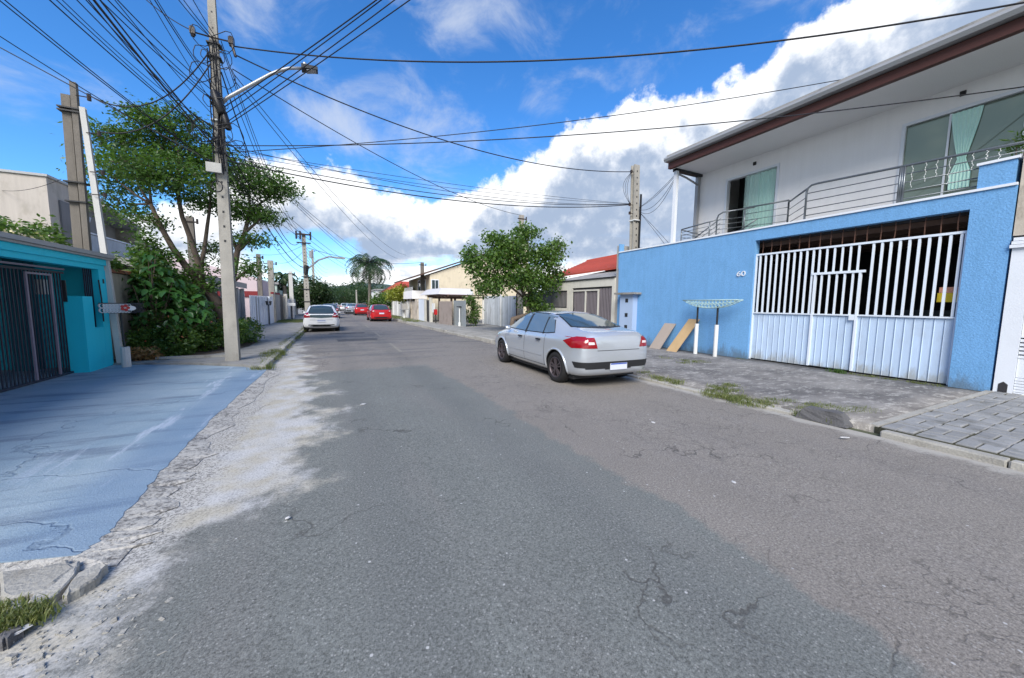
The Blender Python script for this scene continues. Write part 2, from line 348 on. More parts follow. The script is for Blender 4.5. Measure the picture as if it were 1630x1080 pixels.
# ------------------------------------------------------------------ ground, road, kerbs
def fast_mesh(name, V, F, m, parent=None, origin=(0, 0, 0), smooth=False):
    me = bpy.data.meshes.new(name); V = np.asarray(V, np.float32) - np.array(origin, np.float32); F = np.asarray(F, np.int32)
    k = F.shape[1]
    me.vertices.add(len(V)); me.vertices.foreach_set('co', V.ravel())
    me.loops.add(F.size); me.loops.foreach_set('vertex_index', F.ravel())
    me.polygons.add(len(F)); me.polygons.foreach_set('loop_start', np.arange(0, F.size, k, dtype=np.int32)); me.polygons.foreach_set('loop_total', np.full(len(F), k, np.int32))
    me.materials.append(m); me.update(calc_edges=True)
    if smooth: me.polygons.foreach_set('use_smooth', [True] * len(F))
    o = bpy.data.objects.new(name, me); COL.objects.link(o)
    if parent: o.parent = parent
    else: o.location = origin
    return o
def kl(y): return float(np.interp(y, [-20, 17, 40, 77, 130, 300], [-1.48, -1.48, -1.3, -0.6, 1.5, 9]))
def kr(y): return float(np.interp(y, [-20, 2, 5, 16, 21, 33, 48, 77, 130, 300], [6.35, 6.28, 6.18, 5.88, 5.58, 5.2, 4.9, 4.6, 6.2, 13.5]))

def road_material():
    m = bpy.data.materials.new('worn_asphalt'); m.use_nodes = True; t = NT(m.node_tree); t.t.nodes.clear()
    P = t.n('ShaderNodeNewGeometry').outputs['Position']; sx = t.n('ShaderNodeSeparateXYZ', Vector=P); x, y, _ = sx.outputs
    n1 = t.noise(P, 0.9, 5, 0.6); n2 = t.noise(P, 3.5, 5, 0.65); n3 = t.noise(P, 62, 4, 0.7); n4 = t.noise(P, 170, 3, 0.7)
    vor = t.n('ShaderNodeTexVoronoi', Vector=P, Scale=75.0)
    vor2 = t.n('ShaderNodeTexVoronoi', Vector=P, Scale=26.0)
    # smoother, greener overlay patch on the older, redder surface
    ex = t.m('ADD', x, t.m('MULTIPLY', t.m('SUBTRACT', n2, 0.5), 0.55)); ey = t.m('ADD', y, t.m('MULTIPLY', t.m('SUBTRACT', n2, 0.5), 0.9))
    pe = t.curve(y, PATCH_EDGE, -10, 12, 0, 6)
    patch = t.m('MULTIPLY', t.ss(t.m('SUBTRACT', pe, ex), -0.03, 0.10), t.m('SUBTRACT', 1.0, t.ss(ey, 9.2, 9.6)))
    old = t.mix(n1, (0.178, 0.163, 0.146, 1), (0.245, 0.225, 0.203, 1)); new = t.mix(n1, (0.128, 0.136, 0.129, 1), (0.180, 0.190, 0.180, 1))
    c = t.mix(patch, old, new)
    # long-wave tyre wear and blotches
    c = t.mix(t.m('MULTIPLY', t.ss(t.noise(t.scale(P, (1.6, 0.25, 1)), 1.0, 4), 0.45, 0.75), 0.35), c, (0.185, 0.172, 0.165, 1))
    fb = t.ss(t.noise(t.scale(P, (0.35, 1.3, 1)), 1.0, 3), 0.5, 0.62)
    c = t.mix(t.m('MULTIPLY', t.m('MULTIPLY', fb, t.ss(y, 9.5, 12)), 0.5), c, (0.10, 0.104, 0.112, 1))
    # polished wheel tracks, oil drips and a few hard-edged small repairs
    wx = t.m('ADD', x, t.m('MULTIPLY', t.m('SUBTRACT', n1, 0.5), 0.5))
    tr = t.m('MAXIMUM', t.m('SUBTRACT', 1.0, t.ss(t.m('ABSOLUTE', t.m('SUBTRACT', wx, 0.35)), 0.05, 0.38)), t.m('SUBTRACT', 1.0, t.ss(t.m('ABSOLUTE', t.m('SUBTRACT', wx, 1.75)), 0.05, 0.38)))
    c = t.mix(t.m('MULTIPLY', tr, 0.22), c, (0.10, 0.105, 0.108, 1))
    oil = t.ss(t.noise(t.scale(P, (1.2, 0.7, 1)), 1.9, 5, 0.7), 0.62, 0.74)
    c = t.mix(t.m('MULTIPLY', oil, 0.35), c, (0.075, 0.073, 0.072, 1))
    # aggregate grain
    g = t.m('ADD', t.m('MULTIPLY', t.m('SUBTRACT', n3, 0.5), 2.4), t.m('MULTIPLY', t.m('SUBTRACT', n4, 0.5), 2.0))
    g = t.m('ADD', 1.0, g)
    c = t.n('ShaderNodeVectorMath', {'operation': 'SCALE'}, _0=c, Scale=t.m('MAXIMUM', g, 0.25)).outputs[0]
    rc = t.n('ShaderNodeSeparateColor', Color=vor.outputs['Color']).outputs[0]
    spk = t.m('MULTIPLY', t.m('GREATER_THAN', rc, 0.91), t.m('LESS_THAN', vor.outputs['Distance'], 0.40))
    c = t.mix(t.m('MULTIPLY', spk, 0.42), c, (0.42, 0.42, 0.41, 1))
    rc2 = t.n('ShaderNodeSeparateColor', Color=vor2.outputs['Color']).outputs[1]
    spk2 = t.m('MULTIPLY', t.m('GREATER_THAN', rc2, 0.990), t.m('LESS_THAN', vor2.outputs['Distance'], 0.22))
    c = t.mix(t.m('MULTIPLY', spk2, 0.8), c, (0.5, 0.5, 0.5, 1))
    # pale cement dust that washed out of the left gutter
    se = t.curve(y, SAND_EDGE, -2, 26, -2, 3)
    wv = t.m('ADD', t.m('MULTIPLY', t.m('SUBTRACT', t.noise(P, 1.3, 6, 0.68), 0.5), 2.6), t.m('MULTIPLY', t.m('SUBTRACT', n2, 0.5), 0.5))
    ds = t.m('ADD', t.m('SUBTRACT', se, x), wv)
    sand = t.ss(ds, -0.05, 0.55)
    grain = t.ss(t.m('ADD', n3, t.m('MULTIPLY', n2, 0.25)), 0.46, 0.72)
    sand = t.m('MULTIPLY', sand, t.m('ADD', 0.45, t.m('MULTIPLY', grain, 0.55)))
    sc_ = t.mix(t.ss(t.noise(P, 2.4, 4), 0.35, 0.65), (0.44, 0.41, 0.34, 1), (0.50, 0.50, 0.50, 1))
    sand = t.m('MULTIPLY', sand, t.m('SUBTRACT', 1.0, t.m('MULTIPLY', t.ss(y, 12, 22), 0.8)))
    c = t.mix(sand, c, sc_)
    hard = t.ss(t.m('ADD', t.m('SUBTRACT', -1.02, x), t.m('MULTIPLY', t.m('SUBTRACT', n2, 0.5), 0.7)), -0.05, 0.12)
    hard = t.m('MULTIPLY', hard, t.m('MULTIPLY', t.ss(y, 2.7, 3.1), t.m('SUBTRACT', 1.0, t.ss(y, 10.0, 12.5))))
    hc = t.mix(t.ss(n3, 0.38, 0.60), (0.14, 0.135, 0.13, 1), (0.50, 0.49, 0.46, 1))
    c = t.mix(t.m('MULTIPLY', hard, 0.85), c, hc)
    rr = t.ss(t.m('ADD', t.m('SUBTRACT', x, t.curve(y, [(yy, kr(yy)) for yy in (-20, 0, 5, 16, 21, 33, 48)], -20, 48, 0, 10)), t.m('MULTIPLY', t.m('SUBTRACT', n2, 0.5), 0.5)), -0.30, -0.10)
    c = t.mix(t.m('MULTIPLY', t.m('MULTIPLY', rr, 0.8), t.m('SUBTRACT', 1.0, t.ss(y, 6.0, 9))), c, (0.40, 0.385, 0.35, 1))
    # hairline cracks
    wp = t.n('ShaderNodeVectorMath', {'operation': 'ADD'}, _0=P, _1=t.n('ShaderNodeTexNoise', Vector=P, Scale=2.0, Detail=4).outputs[1]).outputs[0]
    vc = t.n('ShaderNodeTexVoronoi', {'feature': 'DISTANCE_TO_EDGE'}, Vector=wp, Scale=0.55).outputs[0]
    vcf = t.n('ShaderNodeTexVoronoi', {'feature': 'DISTANCE_TO_EDGE'}, Vector=wp, Scale=3.2).outputs[0]
    cr = t.m('MULTIPLY', t.m('SUBTRACT', 1.0, t.ss(vc, 0.002, 0.008)), t.ss(t.noise(P, 0.6, 2), 0.45, 0.6))
    crf = t.m('MULTIPLY', t.m('SUBTRACT', 1.0, t.ss(vcf, 0.005, 0.03)), t.m('MULTIPLY', t.m('SUBTRACT', 1.0, patch), t.ss(t.noise(P, 0.5, 2), 0.42, 0.6)))
    cr = t.m('MAXIMUM', t.m('MULTIPLY', cr, 0.6), t.m('MULTIPLY', crf, 0.45))
    c = t.mix(cr, c, (0.05, 0.047, 0.045, 1))
    bh = t.m('ADD', t.m('ADD', t.m('MULTIPLY', n3, 0.6), t.m('MULTIPLY', n4, 0.6)), t.m('MULTIPLY', cr, -0.8))
    b = t.n('ShaderNodeBump', Strength=0.7, Distance=0.005, Height=bh)
    p = t.n('ShaderNodeBsdfPrincipled', Base_Color=c, Roughness=0.85, Normal=b.outputs[0]); p.inputs['Specular IOR Level'].default_value = 0.35
    t.n('ShaderNodeOutputMaterial', Surface=p.outputs[0]); return m
def curve_from_px(pts):
    o = sorted([(float(G(*p)[1]), float(G(*p)[0])) for p in pts]); return o
pe_ = curve_from_px([(690, 586), (760, 622), (820, 660), (980, 752), (1150, 850), (1330, 960), (1480, 1060)])
PATCH_EDGE = [(-10, pe_[0][1] + 0.4)] + pe_ + [(12, pe_[-1][1])]
se_ = curve_from_px([(520, 600), (505, 640), (500, 690), (468, 760), (400, 810), (330, 840), (290, 900), (215, 980)])
SAND_EDGE = [(-2, se_[0][1] + 0.9), (0.8, se_[0][1] + 0.9)] + [(a, b + (0.30 if 3.2 < a < 8.5 else 0.0)) for a, b in se_] + [(16, -0.9), (26, -1.2)]
road_mat = road_material()

m_ground = mat('distant_ground', (0.09, 0.10, 0.06), 1.0, 0.3, 0.3)
struct(MB().box(-1500, 1500, -300, 2500, -0.6, -0.06).obj('ground', m_ground))
ys = [-8 + i * 1.0 for i in range(60)] + [52 + i * 6 for i in range(30)]
v = []; f = []
NX = 10
for y_ in ys:
    a, b = kl(y_), kr(y_)
    for j in range(NX + 1):
        u = j / NX; crown = 0.05 * (1 - (2 * u - 1) ** 2)
        v.append((a + (b - a) * u, y_, -0.05 + crown))
for i in range(len(ys) - 1):
    for j in range(NX):
        q = i * (NX + 1) + j; f.append((q, q + 1, q + NX + 2, q + NX + 1))
struct(fast_mesh('road', v, f, road_mat, smooth=True))
# faded centre line dashes and the darker bitumen repairs, thin sheets on the road
def crown_z(x, y): u = (x - kl(y)) / (kr(y) - kl(y)); return -0.05 + 0.05 * (1 - (2 * u - 1) ** 2)
faded = mat('faded_line_paint', (0.24, 0.225, 0.19), 0.8, 0.5, 6, 0.5, 60)
repair = mat('dark_bitumen_repair', (0.085, 0.086, 0.09), 0.9, 0.3, 3, 0.25, 60, 0.6)
mk = MB()
for (x0, x1, y0, y1) in ((1.93, 2.03, 12.3, 15.2), (1.95, 2.05, 18, 21), (2.0, 2.09, 25, 28)):
    mk.poly([(x0, y0, crown_z(x0, y0) + 0.005), (x1, y0, crown_z(x1, y0) + 0.005), (x1 + .02, y1, crown_z(x1, y1) + 0.005), (x0 + .02, y1, crown_z(x0, y1) + 0.005)])
struct(mk.obj('road_markings', faded))
rp = MB()
def ragged(x0, x1, y0, y1, dz=0.0045):
    pts = []
    for t_ in range(10): pts.append((x0 + (x1 - x0) * t_ / 10, y0 + random.uniform(-.06, .06)))
    for t_ in range(4): pts.append((x1 + random.uniform(-.05, .05), y0 + (y1 - y0) * t_ / 4))
    for t_ in range(10): pts.append((x1 - (x1 - x0) * t_ / 10, y1 + random.uniform(-.06, .06)))
    for t_ in range(4): pts.append((x0 + random.uniform(-.05, .05), y1 - (y1 - y0) * t_ / 4))
    rp.poly([(a, b, crown_z(a, b) + dz) for a, b in pts])
ragged(0.15, 1.75, 16.6, 17.5); ragged(-0.2, 1.5, 20.5, 21.2)
struct(rp.obj('road_repairs', repair))

# kerbs and pavements
def concrete_slab_mat():
    m = bpy.data.materials.new('rough_worn_pavement'); m.use_nodes = True; t = NT(m.node_tree); t.t.nodes.clear()
    P = t.n('ShaderNodeNewGeometry').outputs['Position']; sx = t.n('ShaderNodeSeparateXYZ', Vector=P); x, y, _ = sx.outputs
    a = t.noise(P, 0.9, 6, 0.65); b_ = t.noise(t.scale(P, (1.2, 3, 1)), 2.2, 6, 0.7); g = t.noise(P, 55, 3, 0.7); g2 = t.noise(P, 14, 5, 0.7)
    c = t.mix(t.ss(a, 0.35, 0.65), (0.115, 0.11, 0.108, 1), (0.235, 0.225, 0.215, 1))
    c = t.mix(t.m('MULTIPLY', t.ss(t.m('ADD', t.m('MULTIPLY', b_, 0.6), t.m('MULTIPLY', g2, 0.4)), 0.50, 0.60), 0.75), c, (0.40, 0.39, 0.37, 1))
    c = t.n('ShaderNodeVectorMath', {'operation': 'SCALE'}, _0=c, Scale=t.m('ADD', 0.55, t.m('MULTIPLY', g, 0.9))).outputs[0]
    ed = t.ss(t.m('ADD', x, t.m('MULTIPLY', g2, 0.8)), 11.3, 11.9)
    c = t.mix(t.m('MULTIPLY', ed, 0.4), c, (0.07, 0.075, 0.05, 1))
    bmp = t.n('ShaderNodeBump', Strength=0.6, Distance=0.014, Height=t.m('ADD', g, t.m('MULTIPLY', g2, 1.0)))
    p = t.n('ShaderNodeBsdfPrincipled', Base_Color=c, Roughness=0.92, Normal=bmp.outputs[0])
    t.n('ShaderNodeOutputMaterial', Surface=p.outputs[0]); return m
rough_pave = concrete_slab_mat()
def strip(name, m, ylist, xa, xb, za, zb, nx=6, under=0.25):
    """pavement sheet from xa(y),za(y) to xb(y),zb(y) with a skirt on all sides"""
    v = []; f = []
    for y_ in ylist:
        for j in range(nx + 1):
            u = j / nx; v.append((xa(y_) + (xb(y_) - xa(y_)) * u, y_, za(y_) + (zb(y_) - za(y_)) * u))
    n = len(ylist)
    for i in range(n - 1):
        for j in range(nx):
            q = i * (nx + 1) + j; f.append((q, q + 1, q + nx + 2, q + nx + 1))
    border = [j for j in range(nx + 1)] + [i * (nx + 1) + nx for i in range(1, n)] + [(n - 1) * (nx + 1) + j for j in range(nx - 1, -1, -1)] + [i * (nx + 1) for i in range(n - 2, 0, -1)]
    k = len(v)
    for q in border: v.append((v[q][0], v[q][1], v[q][2] - under))
    for i in range(len(border)):
        j = (i + 1) % len(border); f.append((border[i], k + i, k + j, border[j]))
    return struct(fast_mesh(name, v, f, m))
yr = lambda a, b, n: [a + (b - a) * i / n for i in range(n + 1)]
# right: rough concrete apron in front of the blue wall
strip('pavement', rough_pave, yr(2.12, 12.45, 20), lambda y: kr(y) + 0.16, lambda y: 11.4, lambda y: 0.02 + 0.03 * math.sin(y), lambda y: 0.005)
strip('pavement', concrete, yr(12.46, 60, 40), lambda y: kr(y) + 0.14, lambda y: 14.0, lambda y: 0.10, lambda y: 0.10)
strip('pavement', concrete, yr(60.01, 140, 20), lambda y: kr(y) + 0.02, lambda y: kr(y) + 8.0, lambda y: 0.10, lambda y: 0.10)
# right kerb stones, each a block; low and broken along the apron
pavement_kerb = thing('kerb', None, None, (6.3, 0, 0)); pavement_kerb['kind'] = 'structure'
kme = {}
def block(w_, l_, h_, seed):
    r = random.Random(seed); b = bmesh.new(); bmesh.ops.create_cube(b, size=1.0)
    bmesh.ops.scale(b, verts=b.verts, vec=(w_, l_, h_)); bmesh.ops.bevel(b, geom=b.edges[:], offset=0.014, segments=1, affect='EDGES')
    for q in b.verts: q.co += Vector((r.uniform(-.006, .006), r.uniform(-.006, .006), r.uniform(-.005, .005)))
    me = bpy.data.meshes.new('kerbstone'); b.to_mesh(me); b.free(); me.materials.append(kerb_m); return me
kbl = [block(0.15, 0.99, 0.30, i) for i in range(4)]
y_ = -3.0; i = 0
while y_ < 58:
    L = 1.0
    low = y_ > 2.0 and y_ < 12.2
    if 2.0 <= y_ < 3.0: y_ += 1.0; continue
    ang = -math.atan2(kr(y_ + 1) - kr(y_), 1)
    drive = 15.0 < y_ < 19.5
    z = -0.158 + random.uniform(-.008, .008) if low else (-0.035 if not drive else -0.1)
    if y_ < 2.0: z = -0.125
    inst('kerbstone', kbl[i % 4], pavement_kerb, (kr(y_ + .5) + 0.075, y_ + 0.5, z), (random.uniform(-.01, .01), random.uniform(-.03, .03), ang)); y_ += L; i += 1
# right: pavers on a bed
strip('paver_bed', moss, yr(-4, 2.10, 8), lambda y: kr(y) + 0.155, lambda y: 14.0, lambda y: 0.028, lambda y: 0.03)
pav = thing('paved_driveway', None, None, (8.7, 0.5, 0)); pav['kind'] = 'structure'
pme = []
for s_ in range(4):
    r = random.Random(s_ + 50); b = bmesh.new(); bmesh.ops.create_cube(b, size=1.0)
    bmesh.ops.scale(b, verts=b.verts, vec=(0.304, 0.144, 0.06)); bmesh.ops.bevel(b, geom=[e for e in b.edges if all(q.co.z > 0 for q in e.verts)], offset=0.009, segments=1, affect='EDGES')
    for q in b.verts: q.co += Vector((r.uniform(-.003, .003), r.uniform(-.003, .003), r.uniform(-.003, .003)))
    me = bpy.data.meshes.new('paver'); b.to_mesh(me); b.free(); me.materials.append(paver_m); pme.append(me)
cnt = 0
for ix in range(16):
    for iy in range(9):
        cx_, cy_ = 6.62 + ix * 0.32, 1.90 - iy * 0.32
        if cx_ > 11.5: continue
        for q in (-1, 1):
            turned = (ix + iy) % 2 == 1
            ox, oy = (q * 0.08, 0) if turned else (0, q * 0.08)
            inst('paver', pme[(ix * 5 + iy * 3 + q) % 4], pav, (cx_ + ox + random.uniform(-.006, .006), cy_ + oy + random.uniform(-.006, .006), 0.016 + random.uniform(-.007, .007)), (random.uniform(-.018, .018), random.uniform(-.014, .014), (math.pi / 2 if turned else 0) + random.uniform(-.02, .02)))
bx('edge_strip', kerb_m, pav, kr(2) + 0.16, 11.4, 2.07, 2.16, -0.1, 0.045)

# left: blue painted slab
def blue_slab_mat():
    m = bpy.data.materials.new('blue_painted_concrete'); m.use_nodes = True; t = NT(m.node_tree); t.t.nodes.clear()
    P = t.n('ShaderNodeNewGeometry').outputs['Position']; sx = t.n('ShaderNodeSeparateXYZ', Vector=P); x, y, _ = sx.outputs
    n1 = t.noise(P, 0.8, 5, 0.6); n2 = t.noise(t.scale(P, (0.5, 3.2, 1)), 1.1, 6, 0.65); g = t.noise(P, 70, 3, 0.7)
    c = t.mix(t.ss(n1, 0.3, 0.7), (0.225, 0.32, 0.40, 1), (0.32, 0.405, 0.465, 1))
    c = t.mix(t.m('MULTIPLY', t.ss(n2, 0.50, 0.66), 0.55), c, (0.10, 0.13, 0.19, 1))
    c = t.mix(t.m('MULTIPLY', t.ss(t.noise(t.scale(P, (3.5, 0.6, 1)), 1.2, 6, 0.7), 0.54, 0.68), t.ss(x, -3.0, -2.0)), c, (0.46, 0.53, 0.62, 1))
    edge = t.ss(t.m('ADD', x, t.m('MULTIPLY', g, 0.2)), -2.1, -1.65)
    c = t.mix(t.m('MULTIPLY', edge, 0.5), c, (0.10, 0.18, 0.31, 1))
    wv = t.n('ShaderNodeTexNoise', Vector=P, Scale=1.4, Detail=5).outputs[1]
    vc = t.n('ShaderNodeTexVoronoi', {'feature': 'DISTANCE_TO_EDGE'}, Vector=t.n('ShaderNodeVectorMath', {'operation': 'ADD'}, _0=P, _1=wv).outputs[0], Scale=0.33).outputs[0]
    cr = t.m('SUBTRACT', 1.0, t.ss(vc, 0.001, 0.006))
    c = t.mix(t.m('MULTIPLY', cr, 0.3), c, (0.07, 0.10, 0.15, 1))
    c = t.n('ShaderNodeVectorMath', {'operation': 'SCALE'}, _0=c, Scale=t.m('ADD', 0.7, t.m('MULTIPLY', g, 0.6))).outputs[0]
    b = t.n('ShaderNodeBump', Strength=0.6, Distance=0.012, Height=t.m('ADD', t.m('ADD', g, t.m('MULTIPLY', n2, 2.0)), t.m('MULTIPLY', cr, -1.0)))
    p = t.n('ShaderNodeBsdfPrincipled', Base_Color=c, Roughness=0.7, Normal=b.outputs[0])
    t.n('ShaderNodeOutputMaterial', Surface=p.outputs[0]); return m
blue_slab = blue_slab_mat()
def slab(name, m, outline, ztop, depth=0.3):
    b = MB(); k = len(outline)
    b.faces([(p[0], p[1], ztop(p[0], p[1])) for p in outline] + [(p[0], p[1], -depth) for p in outline],
            [tuple(range(k))] + [(i, i + k, (i + 1) % k + k, (i + 1) % k) for i in range(k)])
    return struct(b.obj(name, m))
r_ = random.Random(3)
zl = lambda x, y: 0.0 + 0.012 * min(max(-1.6 - x, 0), 4)
edge_pts = [G(124, 883), G(151, 867), G(178, 840), G(222, 791), G(252, 756), G(284, 720), G(327, 677), G(370, 638), G(413, 600), G(424, 588)]
base_ = [(float(p[0]), float(p[1])) for p in edge_pts]; inner = []
for q in range(len(base_) - 1):
    for t_ in range(6): inner.append((base_[q][0] + (base_[q + 1][0] - base_[q][0]) * t_ / 6 + r_.uniform(-.02, .02), base_[q][1] + (base_[q + 1][1] - base_[q][1]) * t_ / 6))
inner.append(base_[-1])
out = [(-7.0, 3.62)] + [(-2.0, 3.27)] + inner
out += [(-1.95, 10.75), (-3.2, 11.52), (-4.4, 11.95), (-4.9, 12.05), (-9.5, 12.05), (-9.5, 3.7)]
slab('blue_driveway', blue_slab, out, zl)
# pale chipped concrete nib round the blue slab
def nib_mat():
    m = bpy.data.materials.new('chipped_pale_concrete'); m.use_nodes = True; t = NT(m.node_tree); t.t.nodes.clear()
    P = t.n('ShaderNodeNewGeometry').outputs['Position']; g = t.noise(P, 30, 5, 0.75); h = t.noise(P, 4, 4)
    c = t.mix(t.ss(t.m('ADD', t.m('MULTIPLY', g, 0.7), t.m('MULTIPLY', h, 0.3)), 0.38, 0.56), (0.13, 0.125, 0.12, 1), (0.50, 0.485, 0.45, 1))
    b = t.n('ShaderNodeBump', Strength=0.9, Distance=0.02, Height=g)
    p = t.n('ShaderNodeBsdfPrincipled', Base_Color=c, Roughness=0.9, Normal=b.outputs[0]); t.n('ShaderNodeOutputMaterial', Surface=p.outputs[0]); return m
nibm = nib_mat()
outer = [(x + 0.22 + .07 * math.sin(i * .9) + r_.uniform(-.06, .07), y - (0.16 if i == 0 else 0)) for i, (x, y) in enumerate(inner)]
nb = MB(); pts = []
inn = [(-7.0, 3.61), (-2.9, 3.36), (-2.0, 3.26)] + inner; ou = [(-7.0, 3.40), (-2.9, 3.17), (-2.0, 3.10), ] + outer
k = len(inn)
nb.faces([(x - .0, y, zl(x, y) - 0.004) for x, y in inn] + [(x, y, crown_z(max(x, -1.45), y) + 0.006) for x, y in ou], [(i, i + 1, k + i + 1, k + i) for i in range(k - 1)])
struct(nb.obj('pale_gutter', nibm))
# broken ground and kerb slabs at the lower left corner
strip('broken_ground', kerb_m, yr(-4, 3.22, 20), lambda y: -7.0, lambda y: kl(y) - 0.03 + (0.1 * math.sin(y * 7)), lambda y: -0.02, lambda y: -0.045, nx=10)
brk = thing('broken_kerb', 'cracked lumps of broken kerb concrete at the corner of the blue driveway', 'kerb rubble', (-1.9, 2.9, 0))
chips = [((0, 912), (60, 905), (110, 893), (118, 905), (70, 940), (20, 955), (0, 948)), ((62, 925), (108, 897), (127, 893), (122, 912), (92, 945), (60, 962), (45, 958)), ((0, 958), (35, 950), (40, 966), (0, 985)),
         ((125, 915), (160, 897), (172, 900), (150, 925), (112, 947), (98, 950)), ((0, 1010), (30, 995), (38, 1000), (12, 1018), (0, 1022)), ((28, 932), (52, 915), (66, 918), (44, 944))]
for i, poly in enumerate(chips):
    rr = random.Random(i + 4); dense = []
    for j, p in enumerate(poly):
        q = poly[(j + 1) % len(poly)]
        for t_ in (0, .33, .66): dense.append((p[0] + (q[0] - p[0]) * t_ + rr.uniform(-2.2, 2.2), p[1] + (q[1] - p[1]) * t_ + rr.uniform(-1.6, 1.6)))
    h = rr.uniform(.012, .04); P = [G(*p, 0) for p in dense]; cxy = sum(P) / len(P); mb = MB(); k = len(P)
    lower = [(p[0], p[1], -.08) for p in P]; mid = [(p[0], p[1], -.02 + h * .7) for p in P]; upp = [(cxy[0] + (p[0] - cxy[0]) * .90, cxy[1] + (p[1] - cxy[1]) * .90, -.02 + h + rr.uniform(-.004, .004)) for p in P]
    mb.loft([lower, mid, upp]); mb.obj('concrete_lump', kerb_m if i != 4 else asph_dark, brk)
rb_ = MB(); rr = random.Random(9)
for k in range(240):
    p = G(rr.uniform(0, 330), rr.uniform(925, 1079), 0); s_ = rr.uniform(.004, .014) if k % 14 else .022
    if p[0] > -.45 or p[1] > 3.1: continue
    rb_.obox((p[0], p[1], -.042), (s_ * 1.5, s_, s_ * .8), Matrix.Rotation(rr.uniform(0, 3), 3, 'Z') @ Matrix.Rotation(rr.uniform(-.4, .4), 3, 'X'))
rb_ = rb_.obj('gravel', kerb_m); tag(rb_, 'loose gravel and concrete crumbs in the lower left corner', None, None, 'stuff')
# left pavement beyond the driveway
slab('pavement', concrete, [(-1.62, 10.2), (-1.62, 26), (-1.55, 40), (-1.3, 60), (-0.8, 77), (1.2, 130), (-8, 130), (-9, 60), (-9, 12.1), (-4.9, 12.08), (-3.2, 11.56), (-1.98, 10.78)], lambda x, y: 0.07)
kerb2 = thing('kerb', None, None, (-1.5, 10, 0)); kerb2['kind'] = 'structure'
y_ = 10.25; i = 0
while y_ < 60:
    inst('kerbstone', kbl[i % 4], kerb2, (kl(y_ + .5) - 0.07, y_ + .5, -0.07 + random.uniform(-.01, .01)), (0, random.uniform(-.04, .04), -math.atan2(kl(y_ + 1) - kl(y_), 1))); y_ += 1; i += 1
# litter and stones
def pebble(name, px, py, m, sz, label, cat):
    g = G(px, py, 0.0); b = bmesh.new(); bmesh.ops.create_icosphere(b, subdivisions=2, radius=1)
    rr = random.Random(px)
    for q in b.verts: q.co *= rr.uniform(.75, 1.15)
    bmesh.ops.scale(b, verts=b.verts, vec=sz); me = bpy.data.meshes.new(name); b.to_mesh(me); b.free(); me.materials.append(m)
    o = bpy.data.objects.new(name, me); COL.objects.link(o); o.location = (g[0], g[1], sz[2] * .5 - 0.01); o.rotation_euler = (0, 0, rr.uniform(0, 3)); return tag(o, label, cat)
g = G(1385, 676)
b = bmesh.new(); bmesh.ops.create_cube(b, size=1.0); bmesh.ops.subdivide_edges(b, edges=b.edges[:], cuts=3, use_grid_fill=True)
for q in b.verts:
    t_ = 1 - 0.35 * (q.co.z + .5) ; q.co.x *= 0.26 * t_; q.co.y *= 0.62 * t_; q.co.z = q.co.z * 0.17
    q.co += Vector((random.uniform(-.012, .012), random.uniform(-.012, .012), random.uniform(-.01, .01)))
me = bpy.data.meshes.new('kerb_boulder'); b.to_mesh(me); b.free(); me.materials.append(asph_dark)
o = bpy.data.objects.new('kerb_boulder', me); COL.objects.link(o); o.location = (6.34, 2.62, 0.045); o.rotation_euler = (0, 0, .06); tag(o, 'dark broken kerb lump where the concrete apron meets the grey pavers', 'kerb lump')
for i, (px, py, sx_, sy_, lb) in enumerate(((1345, 696, .06, .02, 'long white scrap lying on the road below the dark kerb lump'), (1168, 586, .13, .05, 'white scrap on the concrete apron near the white gate corner'), (1497, 629, .14, .04, 'white scrap on the apron at the foot of the blue pillar'),
        (1168, 767, .035, .02, 'white chip on the bare asphalt in the right half of the road'), (578, 643, .05, .03, 'white chip on the road in line with the lamp pole'), (458, 823, .02, .015, 'tiny white chip beside the pale cement stain'), (20, 1005, .06, .03, 'white shard by the grass tuft at the broken kerb'), (1040, 672, .035, .02, 'white chip on the road behind the silver car'))):
    o = pebble('litter_scrap', px, py, litter_m, (sx_, sy_, .008), lb, 'litter')


# ------------------------------------------------------------------ blue street wall of number 60
XW = 11.27
bw = thing('street_wall', 'textured blue street wall with the number 60 and a long white gate opening', 'wall', (XW, 6, 0))
YG0, YG1 = 2.65, 6.70          # gate opening
w_ = MB(); w_.box(XW, XW + .22, YG1, 12.42, -.1, 3.86); w_.box(XW, XW + .22, 2.12, YG0, -.1, 3.86); w_.box(XW, XW + .22, YG0, YG1, 3.545, 3.86)
w_.box(XW + .0, XW + .5, 2.16, 2.60, 3.912, 4.34)
w_.obj('wall', blue_wall, bw)
c_ = MB(); c_.box(XW - .03, XW + .25, 2.12, 12.44, 3.863, 3.91); c_.box(XW - .03, XW + .53, 2.13, 2.63, 4.343, 4.39); c_.obj('coping', white_trim, bw)
# house number, raised white figures
fc = bpy.data.curves.new('sixty', 'FONT'); fc.body = '60'; fc.size = 0.27; fc.extrude = 0.012; fc.align_x = 'CENTER'
fo = bpy.data.objects.new('tmp', fc); COL.objects.link(fo); dg = bpy.context.evaluated_depsgraph_get()
me = bpy.data.meshes.new_from_object(fo.evaluated_get(dg)); bpy.data.objects.remove(fo); me.materials.clear(); me.materials.append(white_trim)
nmb = bpy.data.objects.new('house_number', me); COL.objects.link(nmb); nmb.parent = bw
nmb.location = (-0.015, 7.05 - 6, 2.53); nmb.rotation_euler = (math.radians(90), 0, math.radians(-90)); nmb.scale = (1.05, .8, 1)
